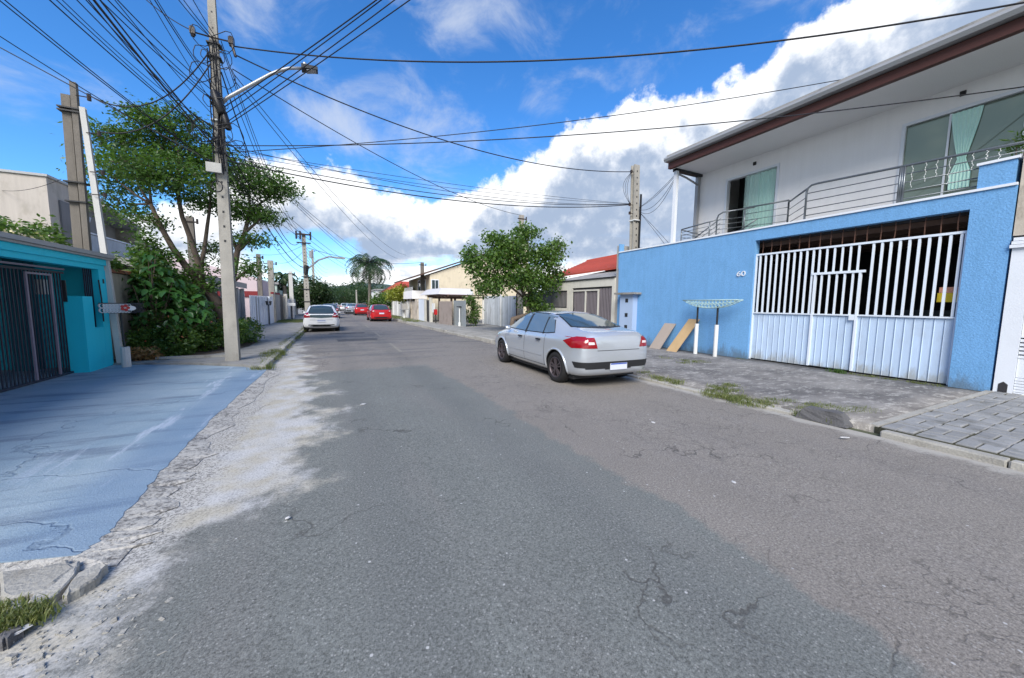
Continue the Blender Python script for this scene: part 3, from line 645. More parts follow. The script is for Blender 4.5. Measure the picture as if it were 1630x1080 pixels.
# electric meter column
mc = thing('meter_cabinet', 'pale blue meter column with a small slab cap against the blue wall', 'meter box', (XW - .2, 11.5, 0))
bx('column', mat('pale_blue_column', (0.36, 0.47, 0.66), 0.8, 0.08), mc, XW - .25, XW - .003, 11.25, 12.0, -.05, 2.05)
bx('cap', concrete, mc, XW - .42, XW - .003, 11.05, 12.2, 2.053, 2.13)
for z_ in (1.72, 1.12, 0.62): bx('meter_window', dark_m, mc, XW - .258, XW - .252, 11.52, 11.68, z_, z_ + .16)
# concrete stub pillar right of the wall
pl = thing('boundary_pillar', 'rough beige concrete pillar rising beside the blue wall above the louvred gate', 'pillar', (11.5, 1.9, 0))
bx('pillar', beige_wall, pl, XW + .02, XW + .5, 1.62, 2.10, 2.95, 4.42)
# big gate
gt = thing('driveway_gate', 'wide pale blue-white metal driveway gate with bars above solid ribbed panels', 'gate', (XW + .1, 4.7, 0))
XG = XW + .10; n = 27; dyg = (YG1 - YG0 - .06) / n
for i in range(n):
    y0 = YG0 + .03 + i * dyg
    m1 = MB(); m1.prism([(XG, y0), (XG + .012, y0 + .008), (XG + .012, y0 + dyg - .02), (XG, y0 + dyg - .008), (XG + .016, y0 + dyg - .004), (XG + .016, y0)], 'z', 0.05, 1.40)
    m1.obj('panel', gate_white, gt)
bar_me = MB().box(-.02, .02, -.02, .02, 0, 1.66).obj('tmpbar', gate_bar); bme = bar_me.data; bpy.data.objects.remove(bar_me); bme.name = 'bar'
door_a, door_b = 4.23, 5.18
for i in range(n):
    yb = YG0 + .08 + i * dyg
    if door_a - .03 < yb < door_b + .03: continue
    inst('bar', bme, gt, (XG + .0, yb, 1.44))
bx('rail', gate_bar, gt, XG - .03, XG + .03, YG0 + .01, YG1 - .01, 1.403, 1.437)
bx('rail', gate_bar, gt, XG - .03, XG + .03, YG0 + .01, YG1 - .01, 3.102, 3.15)
for yy in (YG0 + .005, YG1 - .04): bx('post', gate_bar, gt, XG - .028, XG + .028, yy, yy + .035, 0.03, 3.10)
dr = MB()
for yy in (door_a, door_b - .04): dr.box(XG - .035, XG + .036, yy, yy + .045, 0.06, 2.44)
dr.box(XG - .035, XG + .036, door_a - .06, door_b + .06, 2.443, 2.50)
d_ = dr.obj('door_frame', gate_bar, gt)
for i in range(5):
    yb = door_a + .16 + i * .158; m1 = MB(); m1.box(XG - .02, XG + .02, yb - .018, yb + .018, 1.437, 2.442); m1.obj('bar', gate_bar, d_)
for i in range(6):
    yb = door_a + .09 + i * .158
    MB().box(XG - .018, XG + .018, yb - .018, yb + .018, 2.503, 3.10).obj('bar', gate_bar, gt)
bx('lock_box', gate_bar, d_, XG - .05, XG - .036, door_a + .05, door_a + .15, 1.30, 1.42)
bx('threshold', dark_m, gt, XG - .012, XG - .002, door_a, door_b, 0.055, 0.07)
# rusty spikes and beam above the gate
for i in range(17):
    yb = YG0 + .16 + i * (YG1 - YG0 - .3) / 16
    MB().tube([(XG + .05, yb, 3.15), (XG + .05 + random.uniform(-.01, .01), yb + random.uniform(-.015, .015), 3.35), (XG + .05, yb, 3.54)], .011, 5).obj('spike', rust, gt)
bx('box_front', yellow, None, XG + .18, XG + .42, 2.72, 3.02, 1.74, 1.93)
o = [x for x in COL.objects if x.name == 'box_front'][0]; o.name = 'yellow_crate'; tag(o, 'yellow and salmon box seen behind the right end of the driveway gate bars', 'box')
o2 = bx('printed_panel', salmon, o, XG + .176, XG + .4, 2.74, 3.00, 1.933, 2.05)
# carport interior behind the gate
ci = thing('carport', 'dark carport interior under the terrace behind the white gate', 'carport', (14, 5, 0))
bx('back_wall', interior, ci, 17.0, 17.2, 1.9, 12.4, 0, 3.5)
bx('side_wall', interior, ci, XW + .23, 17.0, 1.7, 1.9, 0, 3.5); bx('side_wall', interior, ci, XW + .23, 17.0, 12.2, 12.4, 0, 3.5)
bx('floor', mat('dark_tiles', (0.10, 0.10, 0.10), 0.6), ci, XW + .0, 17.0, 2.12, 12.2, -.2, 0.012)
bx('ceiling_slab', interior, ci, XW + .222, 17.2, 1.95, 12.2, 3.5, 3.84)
for i in range(6): bx('ceiling_beam', brown_wood, ci, XW + .4 + i * .75, XW + .48 + i * .75, 2.2, 12.0, 3.38, 3.497)
bx('shelf', mat('blue_grey_chest', (0.10, 0.14, 0.17), 0.5), ci, 15.8, 16.6, 3.2, 5.0, 0.02, 1.55)

# ------------------------------------------------------------------ upper white house of number 60
XH = 12.7; YC = 9.78; ZS = 6.55
uh = thing('white_house', 'white two-storey house with wide eaves and glazed doors above the blue wall', 'house', (14, 4, 3.85))
m1 = MB()
def wall_x(mb, x0, x1, y0, y1, z0, z1, holes):
    ys_ = sorted(set([y0, y1] + [h for q in holes for h in q[:2]]))
    for a, b in zip(ys_, ys_[1:]):
        hs = [q for q in holes if q[0] <= a and q[1] >= b]
        if not hs: mb.box(x0, x1, a, b, z0, z1); continue
        q = hs[0]
        if q[2] > z0: mb.box(x0, x1, a, b, z0, q[2])
        if q[3] < z1: mb.box(x0, x1, a, b, q[3], z1)
D0, D1, ZD = 7.0, 8.68, 6.03; W0, W1 = 0.4, 4.2
wall_x(m1, XH, XH + .2, -2.0, YC, 3.85, ZS + .3, [(D0, D1, 3.86, ZD), (W0, W1, 3.86, ZD)])
m1.box(XH + .2, 19, YC - .2, YC, 3.85, ZS + .3); m1.box(XH + .2, 19, -2, -1.8, 3.85, ZS + .3)
m1.obj('wall', white_wall, uh)
bx('back_wall', mat('room_wall', (0.45, 0.5, 0.48), 0.9), uh, 18.0, 18.2, -1.8, YC - .2, 3.85, 6.5)
bx('lower_wall', greyhouse, uh, XH, 18.9, -2.4, 1.61, 0, 3.84)
bx('soffit', soffit_m, uh, 11.22, 19.2, -2.4, YC + .06, ZS + .0, ZS + .06)
bx('fascia', fascia_red, uh, 11.08, 11.215, -2.4, YC + .08, 6.53, 6.74)
gtr = MB(); gtr.prism([(10.94, 6.76), (11.2, 6.76), (11.2, 6.90), (10.92, 6.90), (10.90, 6.84)], 'y', -2.4, YC + .14); gtr.obj('gutter', eave_gray, uh)
rf = MB(); rf.hexa([(11.0, -2.4, 6.91), (19.2, -2.4, 8.2), (19.2, YC + .1, 8.2), (11.0, YC + .1, 6.91), (11.0, -2.4, 6.99), (19.2, -2.4, 8.28), (19.2, YC + .1, 8.28), (11.0, YC + .1, 6.99)])
rf.obj('roof', greyroof, uh)
gb = MB(); gb.prism([(11.3, 6.62), (19.1, 6.62), (19.1, 8.15), (11.3, 6.93)], 'y', YC - .05, YC + .04); gb.obj('gable_board', fascia_red, uh)
bx('end_beam', dark_m, uh, 11.3, XH + .1, YC - .12, YC + .055, 6.46, 6.545)
bx('post', white_trim, uh, 11.3, 11.42, YC - .12, YC, 3.915, 6.54)
bx('post', eave_gray, uh, XH - .17, XH - .04, YC - .07, YC + .05, 3.85, 6.45)
MB().tube([(11.36, YC - .05, 6.40), (11.9, YC - .05, 6.32), (12.3, YC - .05, 6.22), (12.6, YC - .04, 6.15)], .035, 7).obj('downpipe', eave_gray, uh, True)
for y_ in (7.7, 3.25): bx('wall_vent', black_m, uh, XH - .04, XH - .003, y_, y_ + .09, 6.26 if y_ > 5 else 6.30, 6.36 if y_ > 5 else 6.40)
# glazed door (left) : frame, sliding panes, curtain behind
def frame(name, x, y0, y1, z0, z1, t, dpt, m, parent):
    f_ = MB(); f_.box(x, x + dpt, y0, y1, z1 - t, z1); f_.box(x, x + dpt, y0, y0 + t, z0, z1 - t - .001); f_.box(x, x + dpt, y1 - t, y1, z0, z1 - t - .001); f_.box(x, x + dpt, y0 + t, y1 - t, z0, z0 + t)
    return f_.obj(name, m, parent)
dw = frame('glass_door', XH - .03, D0 - .03, D1 + .03, 3.87, ZD + .05, .07, .12, white_trim, uh)
bx('pane', pane_green, dw, XH + .03, XH + .045, D0 + .06, 8.05, 3.95, ZD - .04)
bx('pane', pane_green, dw, XH + .06, XH + .075, 7.62, 8.0, 3.95, ZD - .04)
def curtain(name, x, y0, y1, z0, z1, gather, m, parent, folds=14, amp=.035):
    rows = 26; cols = folds * 6; mb = MB(); rings = []
    yc_ = (y0 + y1) / 2
    for r in range(rows + 1):
        z = z1 - (z1 - z0) * r / rows; g_ = gather(r / rows); ring = []
        for c in range(cols + 1):
            u = c / cols; ring.append((x + amp * math.sin(u * folds * 2 * math.pi + .3 * math.sin(r * .5)), yc_ + (y0 - yc_ + (y1 - y0) * u) * g_, z))
        rings.append(ring)
    mb.loft(rings, close=False, cap=False); return mb.obj(name, m, parent, True)
curtain('door_curtain', XH + .14, 7.15, 7.95, 3.95, 6.0, lambda t: 1.0, curtain_m, dw, 7)
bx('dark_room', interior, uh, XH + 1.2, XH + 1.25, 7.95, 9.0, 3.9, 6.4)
bx('speaker_box', black_m, dw, XH + .2, XH + .32, 7.2, 7.42, 4.7, 5.3)
ww = frame('window', XH - .03, W0 - .03, W1 + .03, 3.87, ZD + .05, .07, .12, white_trim, uh)
bx('pane', house_glass, ww, XH + .03, XH + .045, 3.46, W1 - .04, 3.95, ZD - .03)
bx('pane', house_glass, ww, XH + .05, XH + .065, 2.10, 3.46, 3.95, ZD - .03)
bx('pane', house_glass, ww, XH + .03, XH + .045, W0 + .04, 2.10, 3.95, ZD - .03)
bx('mullion', white_trim, ww, XH + .01, XH + .03, 3.43, 3.465, 3.95, ZD - .03)
bx('mullion', white_trim, ww, XH + .01, XH + .03, 2.38, 2.42, 3.95, ZD - .03)
gath = lambda t: (1.0 - 0.72 * (t / .62) ** 1.3) if t < .62 else (0.28 + 0.42 * min(1, (t - .62) / .18))
curtain('window_curtain', XH - .0 + .018, 2.98, 3.44, 4.30, 5.98, gath, curtain_m, ww, 6, .012)
curtain('window_curtain', XH + .018, 1.9, 2.36, 3.95, 5.98, lambda t: 1 - .5 * t, mat('white_curtain', (0.7, 0.72, 0.76), 0.8, 0.03), ww, 6, .012)

# terrace railing: runs of tube with posts
rl = thing('terrace_railing', 'grey tubular steel railing round the terrace of the white house', 'railing', (XW + .1, 5, 3.91))
XR = XW + .12
def rail(pts, r, parent=rl, m=steel, name='rail'): return MB().tube(pts, r, 8).obj(name, m, parent, True)
rail([(XR, 1.0, 4.575), (XR, 2.63, 4.66), (XR, 5.30, 4.80), (XR, 5.44, 4.79), (XR, 5.52, 4.73), (XR, 5.54, 4.62), (XR, 5.54, 3.92)], .026)
for z0, z1 in ((4.50, 4.60), (4.33, 4.40), (4.15, 4.20), (3.99, 4.03)): rail([(XR, 2.63 if z0 < 4.4 else 1.0, z0 if z0 < 4.4 else 4.44), (XR, 5.53, z1)], .011)
rail([(XR, 1.8, 4.39), (XR, 1.8, 4.61)], .02, name='post')
for yy in (3.75, 3.68): rail([(XR, yy, 3.912), (XR, yy, 4.70)], .022, name='post')
rail([(XR + .02, 3.72, 3.92), (XR + .02, 3.72, 4.72)], .04, name='post')
# recess towards the house
A_ = (XR, 5.54); B_ = (12.35, 6.45); C_ = (12.1, 7.6); D_ = (XR, 8.0)
def run(a, b, zt, levels, z0=3.86, ends=True):
    rail([(a[0], a[1], zt), (b[0], b[1], zt)], .024)
    for z in levels: rail([(a[0], a[1], z), (b[0], b[1], z)], .010)
    if ends: rail([(a[0], a[1], z0), (a[0], a[1], zt)], .024, name='post'); rail([(b[0], b[1], z0), (b[0], b[1], zt)], .024, name='post')
run(A_, B_, 4.72, (4.5, 4.3, 4.1)); run(B_, C_, 4.78, (4.58, 4.38, 4.18, 4.0))
rail([(XR, 8.05, 3.9), (XR, 8.05, 4.45), (XR, 8.0, 4.56), (XR, 7.85, 4.62), (C_[0], C_[1] - .3, 4.74)], .024)
for z in (4.1, 4.25, 4.4): rail([(XR, 8.04, z), (C_[0], C_[1], z + .1)], .010)
rail([(XR, 8.1, 4.42), (XR, 9.4, 4.34)], .022); rail([(XR, 9.4, 3.9), (XR, 9.4, 4.34)], .018, name='post'); rail([(XR, 8.3, 3.9), (XR, 8.3, 4.4)], .018, name='post')
for z in (4.0, 4.12, 4.24): rail([(XR, 8.1, z + .03), (XR, 9.4, z)], .009)
rail([(XR, 9.4, 4.33), (12.6, 9.55, 4.30)], .02)
for z in (3.95, 4.08, 4.2): rail([(XR + .05, 9.42, z), (12.6, 9.55, z)], .009)
for k_ in range(4): rail([(XR + .25, 8.1, 4.50 - k_ * .15), (XR + .25, 9.3, 3.86 - k_ * .15)], .02 if k_ == 0 else .01, name='stair_rail')
for k_ in range(3): rail([(12.3, 7.3, 4.4 - k_ * .15), (12.3, 8.4, 3.86 - k_ * .15)], .02 if k_ == 0 else .01, name='stair_rail')
# hanging fairy lights
for i, (yy, ln) in enumerate(((3.56, .5), (3.36, .42), (3.20, .36), (3.02, .55), (2.72, .35), (2.55, .2), (2.40, .3))):
    m1 = MB(); pts = [(XR - .01, yy + .012 * math.sin(k * 1.9 + i), 4.68 + (yy - 2.63) * .05 - ln * k / 9) for k in range(10)]; m1.tube(pts, .003, 4)
    for p in pts[1:]: m1.obox(p, (.012, .012, .012), Matrix.Rotation(random.random(), 3, 'Z'))
    tag(m1.obj('fairy_light_string', whitepaint), ['leftmost','second','third','fourth','fifth','sixth','rightmost'][i] + ' string of white fairy lights, counted from the left, hanging from the terrace rail', 'fairy lights', 'fairy light strings on the terrace rail')

# ------------------------------------------------------------------ louvred white gate at the right edge
lg = thing('louvred_gate', 'white louvred metal gate with solid bands at the right edge of the photo', 'gate', (11.35, 1, 0))
bx('pillar', white_trim, lg, XW + .0, XW + .16, 1.86, 2.085, -.05, 2.72)
cap_ = MB()
for k_ in range(3): cap_.box(XW - .05 + k_ * .015, XW + .22, -2.5, 2.11 - k_ * .015, 2.723 + k_ * .065, 2.78 + k_ * .065)
cap_.obj('lintel', white_trim, lg)
zs = lambda py: float(AX(1602, py, XW + .03)[2])
bands = [(402, 440, 6), (474, 504, 5), (537, 569, 5), (600, 636, 6)]
prev = 2.72
for (a, b_, k_) in bands:
    za, zb = zs(a), max(zs(b_), 0.03)
    if prev - za > .03: bx('panel', white_trim, lg, XW + .03, XW + .06, -2.4, 1.855, za + .004, prev - .004)
    for q in range(k_):
        z = zb + (za - zb) * q / k_
        MB().hexa([(XW + .02, -2.4, z), (XW + .09, -2.4, z + .035), (XW + .09, 1.855, z + .035), (XW + .02, 1.855, z), (XW + .02, -2.4, z + .042), (XW + .09, -2.4, z + .06), (XW + .09, 1.855, z + .06), (XW + .02, 1.855, z + .042)]).obj('slat', white_trim, lg)
    prev = zb
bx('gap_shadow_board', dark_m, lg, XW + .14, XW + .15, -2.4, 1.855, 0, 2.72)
MB().prism([(1.92, .05), (2.03, .05), (2.03, .20), (1.975, .25), (1.92, .20)], 'x', XW - .004, XW + .01).obj('drain_niche', interior, lg)
bx('sill', kerb_m, lg, XW - .12, XW + .2, -2.5, 1.9, -.02, .04)

# ------------------------------------------------------------------ rubbish basket by the blue wall
def fan_basket(name, label, cx, cy, zt, half, m, postm, along='y'):
    t = thing(name, label, 'rubbish basket', (cx, cy, 0))
    mb = MB(); dep = .24; N = 16
    P = lambda u, s, z: (cx + s, cy + u, z) if along == 'y' else (cx + u, cy + s, z)
    zb = lambda u: zt - .26 * (1 - (abs(u) / half) ** 2.2)
    for s in (-dep / 2, dep / 2):
        mb.tube([P(-half, s, zt), P(half, s, zt)], .012, 6)
        mb.tube([P(half * (2 * k / N - 1), s * .7, zb(half * (2 * k / N - 1))) for k in range(N + 1)], .012, 6)
    mb.obj('rim', m, t, True)
    for k in range(N):
        u0 = half * (2 * k / N - 1); u1 = half * (2 * (k + 1) / N - 1); uc = (u0 + u1) / 2
        for s in (-dep / 2, dep / 2):
            m2 = MB()
            hgt = zt - zb(uc); nr = 2 if hgt > .14 else 1
            for q in range(nr):
                zc = zt - hgt * (q + .5) / nr; ry = hgt / nr / 2; rx = (u1 - u0) / 2
                m2.tube([P(uc + rx * math.cos(a * math.pi / 4), s * .9, zc + ry * math.sin(a * math.pi / 4)) for a in range(9)], .008, 5)
            m2.obj('ring', m, t, True)
    m3 = MB(); [m3.tube([P(u, -dep * .4, zb(u)), P(u, dep * .4, zb(u))], .008, 5) for u in [half * (2 * k / 12 - 1) * .9 for k in range(13)]]; m3.obj('floor_bars', m, t)['kind'] = 'stuff'
    return t
b1 = fan_basket('rubbish_basket', 'green and white boat-shaped rubbish basket on a post before the blue wall', 10.85, 7.7, 1.80, .95, green_metal, whitepaint)
MB().tube([(10.85, 7.45, 1.0), (10.85, 7.45, 1.6)], .03, 8).obj('stem', dark_m, b1)
MB().tube([(10.85, 7.45, -.03), (10.85, 7.45, 1.02)], .06, 12).obj('post_sleeve', whitepaint, b1)
MB().tube([(10.85, 8.15, 1.0), (10.85, 8.15, 1.62)], .03, 8).obj('stem', dark_m, b1)
MB().tube([(10.85, 8.15, -.03), (10.85, 8.15, 1.02)], .06, 12).obj('post_sleeve', whitepaint, b1)
# boards leaning against the wall
def leaning(name, label, y0, wid, ht, xb, m, skew=0.0):
    mb = MB(); mb.hexa([(xb, y0, 0.01), (xb, y0 + wid, 0.01), (XW - .03, y0 + wid + skew, ht), (XW - .03, y0 + skew, ht), (xb + .02, y0, 0.01), (xb + .02, y0 + wid, 0.01), (XW - .005, y0 + wid + skew, ht), (XW - .005, y0 + skew, ht)])
    return tag(mb.obj(name, m), label, 'board')
leaning('leaning_board', 'pale plywood board leaning on the blue wall beside the white posts', 8.70, .42, 1.15, 10.6, ply, -.35)
leaning('leaning_board', 'shorter greyish board leaning on the blue wall behind the silver car', 9.5, .5, .95, 10.7, ply2, -.2)

# concrete post behind the wall, and the neighbour's party wall
def pole(name, label, base, top, w0, w1, m, group=None, holes=True, zc=None):
    t = thing(name, label, 'utility pole', base, group)
    base = Vector(base); top = Vector(top); ax = (top - base)
    def ring(f):
        c = base + ax * f; w = (w0 + (w1 - w0) * f) / 2; d = w * .8; g = w * .45; q = d * .68
        return [c + Vector(p) for p in ((-w, -d, 0), (w, -d, 0), (w, -g, 0), (q, -g * .8, 0), (q, g * .8, 0), (w, g, 0), (w, d, 0), (-w, d, 0), (-w, g, 0), (-q, g * .8, 0), (-q, -g * .8, 0), (-w, -g, 0))]
    MB().loft([ring(k / 10) for k in range(11)]).obj('shaft', m, t)
    if holes:
        hm = MB(); k = 0.3
        while k < .97:
            c = base + ax * k; w = (w0 + (w1 - w0) * k) / 2
            hm.obox(c + Vector((0, -w * .8, 0)), (w * .35, .01, w * .45)); k += .035
        hm.obj('rung_holes', dark_m, t)
    return t
p3 = pole('utility_pole', 'square grey concrete pole rising behind the left end of the blue wall', (11.9, 12.1, 0), (11.72, 12.15, 7.5), .34, .28, pole_conc)
bx('conduit', dark_m, p3, 11.88, 11.95, 11.93, 11.98, 3.9, 6.3)
bx('strap', whitepaint, p3, 11.60, 11.98, 11.94, 12.3, 5.2, 5.24)
for z_, xx in ((7.2, 11.52), (5.85, 11.5), (5.5, 11.52)):
    ins = MB(); ins.tube([(xx - .06, 12.1, z_ - .05), (xx - .06, 12.1, z_ + .06)], .05, 8); ins.tube([(xx - .06, 12.1, z_), (11.7, 12.1, z_)], .015, 5); ins.obj('insulator', ceramic, p3)
pw = thing('party_wall', 'grey rendered party wall end seen above the left corner of the blue wall', 'wall', (14, 12.6, 0))
bx('wall', greyhouse, pw, 11.35, 17, 12.50, 12.66, 0, 4.2); bx('cap', blue_wall, pw, 11.30, 11.55, 12.44, 12.499, 3.2, 4.25)

# ------------------------------------------------------------------ off-white house with red roof
wh = thing('red_roofed_house', 'off-white single-storey house with red roof and barred gate next to the blue wall', 'house', (13, 15, 0))
XF = 11.3
m1 = MB(); wall_x(m1, XF, XF + .2, 12.67, 19.0, 0.05, 2.82, [(12.85, 15.85, 0.06, 2.46), (16.35, 19.0 - .1, 1.42, 2.36)])
m1.box(XF + .2, 19, 19.0, 19.2, 0, 2.8); m1.obj('wall', offwhite, wh)
bx('parapet_cap', dark_m, wh, XF - .05, XF + .25, 12.67, 19.2, 2.823, 2.88)
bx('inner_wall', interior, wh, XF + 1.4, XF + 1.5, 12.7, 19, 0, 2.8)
gl = MB()
iron = mat('lilac_grey_iron', (0.20, 0.18, 0.20), 0.6, 0.15)
gg = frame('barred_gate', XF + .04, 12.86, 15.84, 0.08, 2.44, .05, .05, dark_m, wh)
y_ = 12.95
while y_ < 15.8: bx('bar', iron, gg, XF + .05, XF + .07, y_, y_ + .055, 0.13, 2.39); y_ += .105
for yy in (13.75, 14.72): bx('jamb', offwhite, gg, XF + .0, XF + .04, yy, yy + .09, 0.1, 2.28)
bx('transom', offwhite, gg, XF + .0, XF + .04, 13.75, 15.84, 2.283, 2.35)
wg = frame('window_grille', XF + .02, 16.37, 18.88, 1.44, 2.34, .04, .05, dark_m, wh)
y_ = 16.45
while y_ < 18.85: bx('bar', iron, wg, XF + .03, XF + .05, y_, y_ + .035, 1.48, 2.30); y_ += .13
bx('pane', house_glass, wg, XF + .12, XF + .13, 16.4, 18.85, 1.45, 2.33)
# red tiled slope, ridge parallel to the street
rt = MB(); e0 = (12.6, 3.32); r0 = (15.6, 4.62)
rt.hexa([(12.6, 12.9, 3.40), (15.6, 12.9, 4.62), (15.6, 20.2, 4.50), (12.6, 20.2, 3.28), (12.6, 12.9, 3.46), (15.6, 12.9, 4.68), (15.6, 20.2, 4.56), (12.6, 20.2, 3.34)])
rt.hexa([(15.62, 12.9, 4.62), (19, 12.9, 3.3), (19, 20.2, 3.3), (15.62, 20.2, 4.50), (15.62, 12.9, 4.68), (19, 12.9, 3.36), (19, 20.2, 3.36), (15.62, 20.2, 4.56)])
roof_o = rt.obj('roof', redtile, wh)
for k_ in range(13):
    u = k_ / 13; x0 = 12.6 + 3.0 * u; z0 = 3.46 + 1.22 * u
    MB().hexa([(x0, 12.88, z0 + .004), (x0 + .24, 12.88, z0 + .105), (x0 + .24, 20.22, z0 - .015), (x0, 20.22, z0 - .116), (x0, 12.88, z0 + .045), (x0 + .24, 12.88, z0 + .115), (x0 + .24, 20.22, z0 - .005), (x0, 20.22, z0 - .075)]).obj('tile_course', redtile, roof_o)
MB().hexa([(15.5, 12.85, 4.62), (15.74, 12.85, 4.62), (15.74, 20.25, 4.50), (15.5, 20.25, 4.50), (15.5, 12.85, 4.74), (15.74, 12.85, 4.74), (15.74, 20.25, 4.62), (15.5, 20.25, 4.62)]).obj('ridge', redtile, roof_o)
sl_ = MB(); sl_.hexa([(XF + .2, 12.70, 2.86), (14.4, 12.70, 3.75), (14.4, 12.9, 3.75), (XF + .2, 18.6, 2.86), (XF + .2, 12.70, 2.90), (14.4, 12.70, 3.82), (14.4, 12.9, 3.82), (XF + .2, 18.6, 2.90)])
sl_.obj('carport_sheet', greyroof, wh)
# chairs of white plastic in front of the house wall
def plastic_chair(x, y, rz, label):
    t = thing('garden_chair', label, 'chair', (x, y, .1)); R = Matrix.Rotation(rz, 3, 'Z')
    def pt(a, b, c): return Vector((x, y, .1)) + R @ Vector((a, b, c))
    for a in (-.2, .2):
        for b in (-.2, .2): MB().tube([pt(a * 1.1, b * 1.1, 0), pt(a, b, .43)], [.022, .028], 6).obj('leg', whitepaint, t)
    MB().obox(pt(0, 0, .44), (.46, .46, .03), R).obj('seat', whitepaint, t)
    bk = MB(); bk.loft([[pt(.22 * math.cos(k * math.pi / 8) * (1.0), .22 + dy, .50 + .40 * math.sin(k * math.pi / 8)) for k in range(9)] for dy in (0, .03)]); bk.obj('backrest', whitepaint, t)
    for a in (-.23, .23): MB().tube([pt(a, .22, .66), pt(a, -.18, .64), pt(a, -.2, .44)], .02, 6).obj('arm', whitepaint, t)
plastic_chair(10.6, 18.3, .6, 'white garden chair under the tree, nearer the barred gate')
plastic_chair(10.35, 19.4, -.5, 'white garden chair at the foot of the tree, nearer the board fence')

# ------------------------------------------------------------------ board fence
fe = thing('board_fence', 'tall weathered pale board fence between the leafy tree and the dark shrub', 'fence', (10.2, 22.8, 0))
for k_ in range(30):
    y0 = 20.1 + k_ * .182; h_ = 2.12 + (.05 if k_ > 15 else 0) + random.uniform(-.012, .012); xo = random.uniform(-.006, .006)
    bx('board', board_m, fe, 10.2 + xo, 10.225 + xo, y0, y0 + .172, .12, h_)
for yy in (20.0, 22.4, 25.6): bx('post', whitepaint if yy > 21 else brown_wood, fe, 10.13, 10.19, yy, yy + .09, .05, 2.25)
for z_ in (.5, 1.8): bx('rail', board_m, fe, 10.23, 10.27, 20.1, 25.55, z_, z_ + .07)

# ------------------------------------------------------------------ carport, walls and cream house further on (right)
def onx(px, py, x): return AX(px, py, x)
cw = thing('lean_to_shelter', 'brown posted lean-to shelter with dark gate and grey sheets beside the shrub', 'shelter', (8.0, 27, 0))
for (x_, y_) in ((7.75, 25.9), (8.1, 26.15), (8.2, 31.0), (9.4, 25.9)): bx('post', brown_wood, cw, x_, x_ + .13, y_, y_ + .13, .1, 2.02)
for k_ in range(6): bx('rafter', brown_wood, cw, 7.3, 10.3, 25.7 + k_ * 1.0, 25.78 + k_ * 1.0, 2.0 + .0, 2.09)
bx('front_beam', brown_wood, cw, 7.36, 7.46, 25.4, 31.5, 2.093, 2.2)
bx('roof_sheet', mat('brown_edge_sheet', (0.24, 0.17, 0.15), 0.8), cw, 7.2, 10.4, 25.4, 31.6, 2.203, 2.25)
def panel_line(name, m, parent, pa, pb, n, z0, z1, th=.04, gap=.02):
    a = Vector([float(c) for c in G(*pa, .1)]); b = Vector([float(c) for c in G(*pb, .1)]); d = (b - a) / n; u = d.normalized(); s = Vector((-u.y, u.x, 0)) * th
    for i in range(n):
        p, q = a + d * i, a + d * (i + 1) - u * gap; c = [p, q, q - s, p - s]
        MB().hexa([(v.x, v.y, z0) for v in c] + [(v.x, v.y, z1) for v in c]).obj(name, m, parent)
sheet_m = mat('blue_grey_sheet', (0.25, 0.28, 0.30), 0.7, 0.1, rand=0.12, streak=.15)
panel_line('sheet', sheet_m, cw, (723, 517.5), (742, 520.5), 5, .08, 1.8)
aw = thing('awning', 'white sloping awning sheet hung on the cream house wall', 'awning', (8, 30, 2)); 
MB().hexa([(7.0, 26.6, 2.28), (9.8, 26.6, 2.28), (9.8, 31.5, 2.28), (6.7, 31.5, 2.28), (7.4, 27.2, 2.75), (9.8, 27.2, 2.75), (9.8, 31.5, 2.75), (7.3, 31.5, 2.75)]).obj('sheet', awning, aw)
fw = thing('front_wall', 'greyish front wall with a black door and white panel below the cream house', 'wall', (7.5, 31, 0))
def seg(name, m, px0, px1, pyt, pyb, zt, x0=7.0, dx_=.15, parent=fw):
    a = G(px0, pyb, .1); b = G(px1, pyb, .1); return a, b
bx('white_gate', gate_bar, fw, 6.95, 7.03, 30.9, 33.2, .08, 1.95)
bx('pillar', offwhite, fw, 6.92, 7.12, 30.35, 30.88, .08, 1.95)
bx('black_door', dark_m, fw, 7.0, 7.06, 29.25, 30.34, .1, 1.85)
bx('pillar', offwhite, fw, 6.95, 7.15, 28.9, 29.24, .08, 2.05)
panel_line('wall', mat('worn_brownish_wall', (0.28, 0.24, 0.22), 0.9, 0.2, dirt=(.15, .12, .1), dirtamt=.5), fw, (701, 515.5), (720, 518), 1, .08, 1.75, .1)
bx('pillar', beige_wall, fw, 6.85, 7.05, 33.3, 34.3, .08, 1.95); bx('wall', beige_wall, fw, 6.9, 7.0, 34.4, 36.2, .08, 1.8); bx('pillar', beige_wall, fw, 6.85, 7.05, 36.25, 37.0, .08, 2.0)
bx('meter_box', whitepaint, fw, 7.0, 7.09, 27.9, 28.5, .9, 1.6)
rb = thing('red_letterbox', 'small red box on a thin leg before the brownish wall', 'letterbox', (6.95, 27.2, 0.1)); bx('box', red_paint2, rb, 6.85, 7.03, 27.0, 27.35, .75, 1.15); MB().tube([(6.95, 27.18, .08), (6.95, 27.18, .75)], .03, 6).obj('leg', dark_m, rb)
wp = thing('bollard_post', 'thin white post with a small cap in front of the dark shrub', 'post', (7.6, 23.4, .1)); MB().tube([(7.6, 23.4, .08), (7.6, 23.4, 1.35)], .045, 8).obj('post', whitepaint, wp); bx('cap', dark_m, wp, 7.42, 7.78, 23.3, 23.5, 1.353, 1.42); MB().tube([(7.6, 23.4, .08), (7.6, 23.4, .35)], .09, 8).obj('foot', whitepaint, wp)
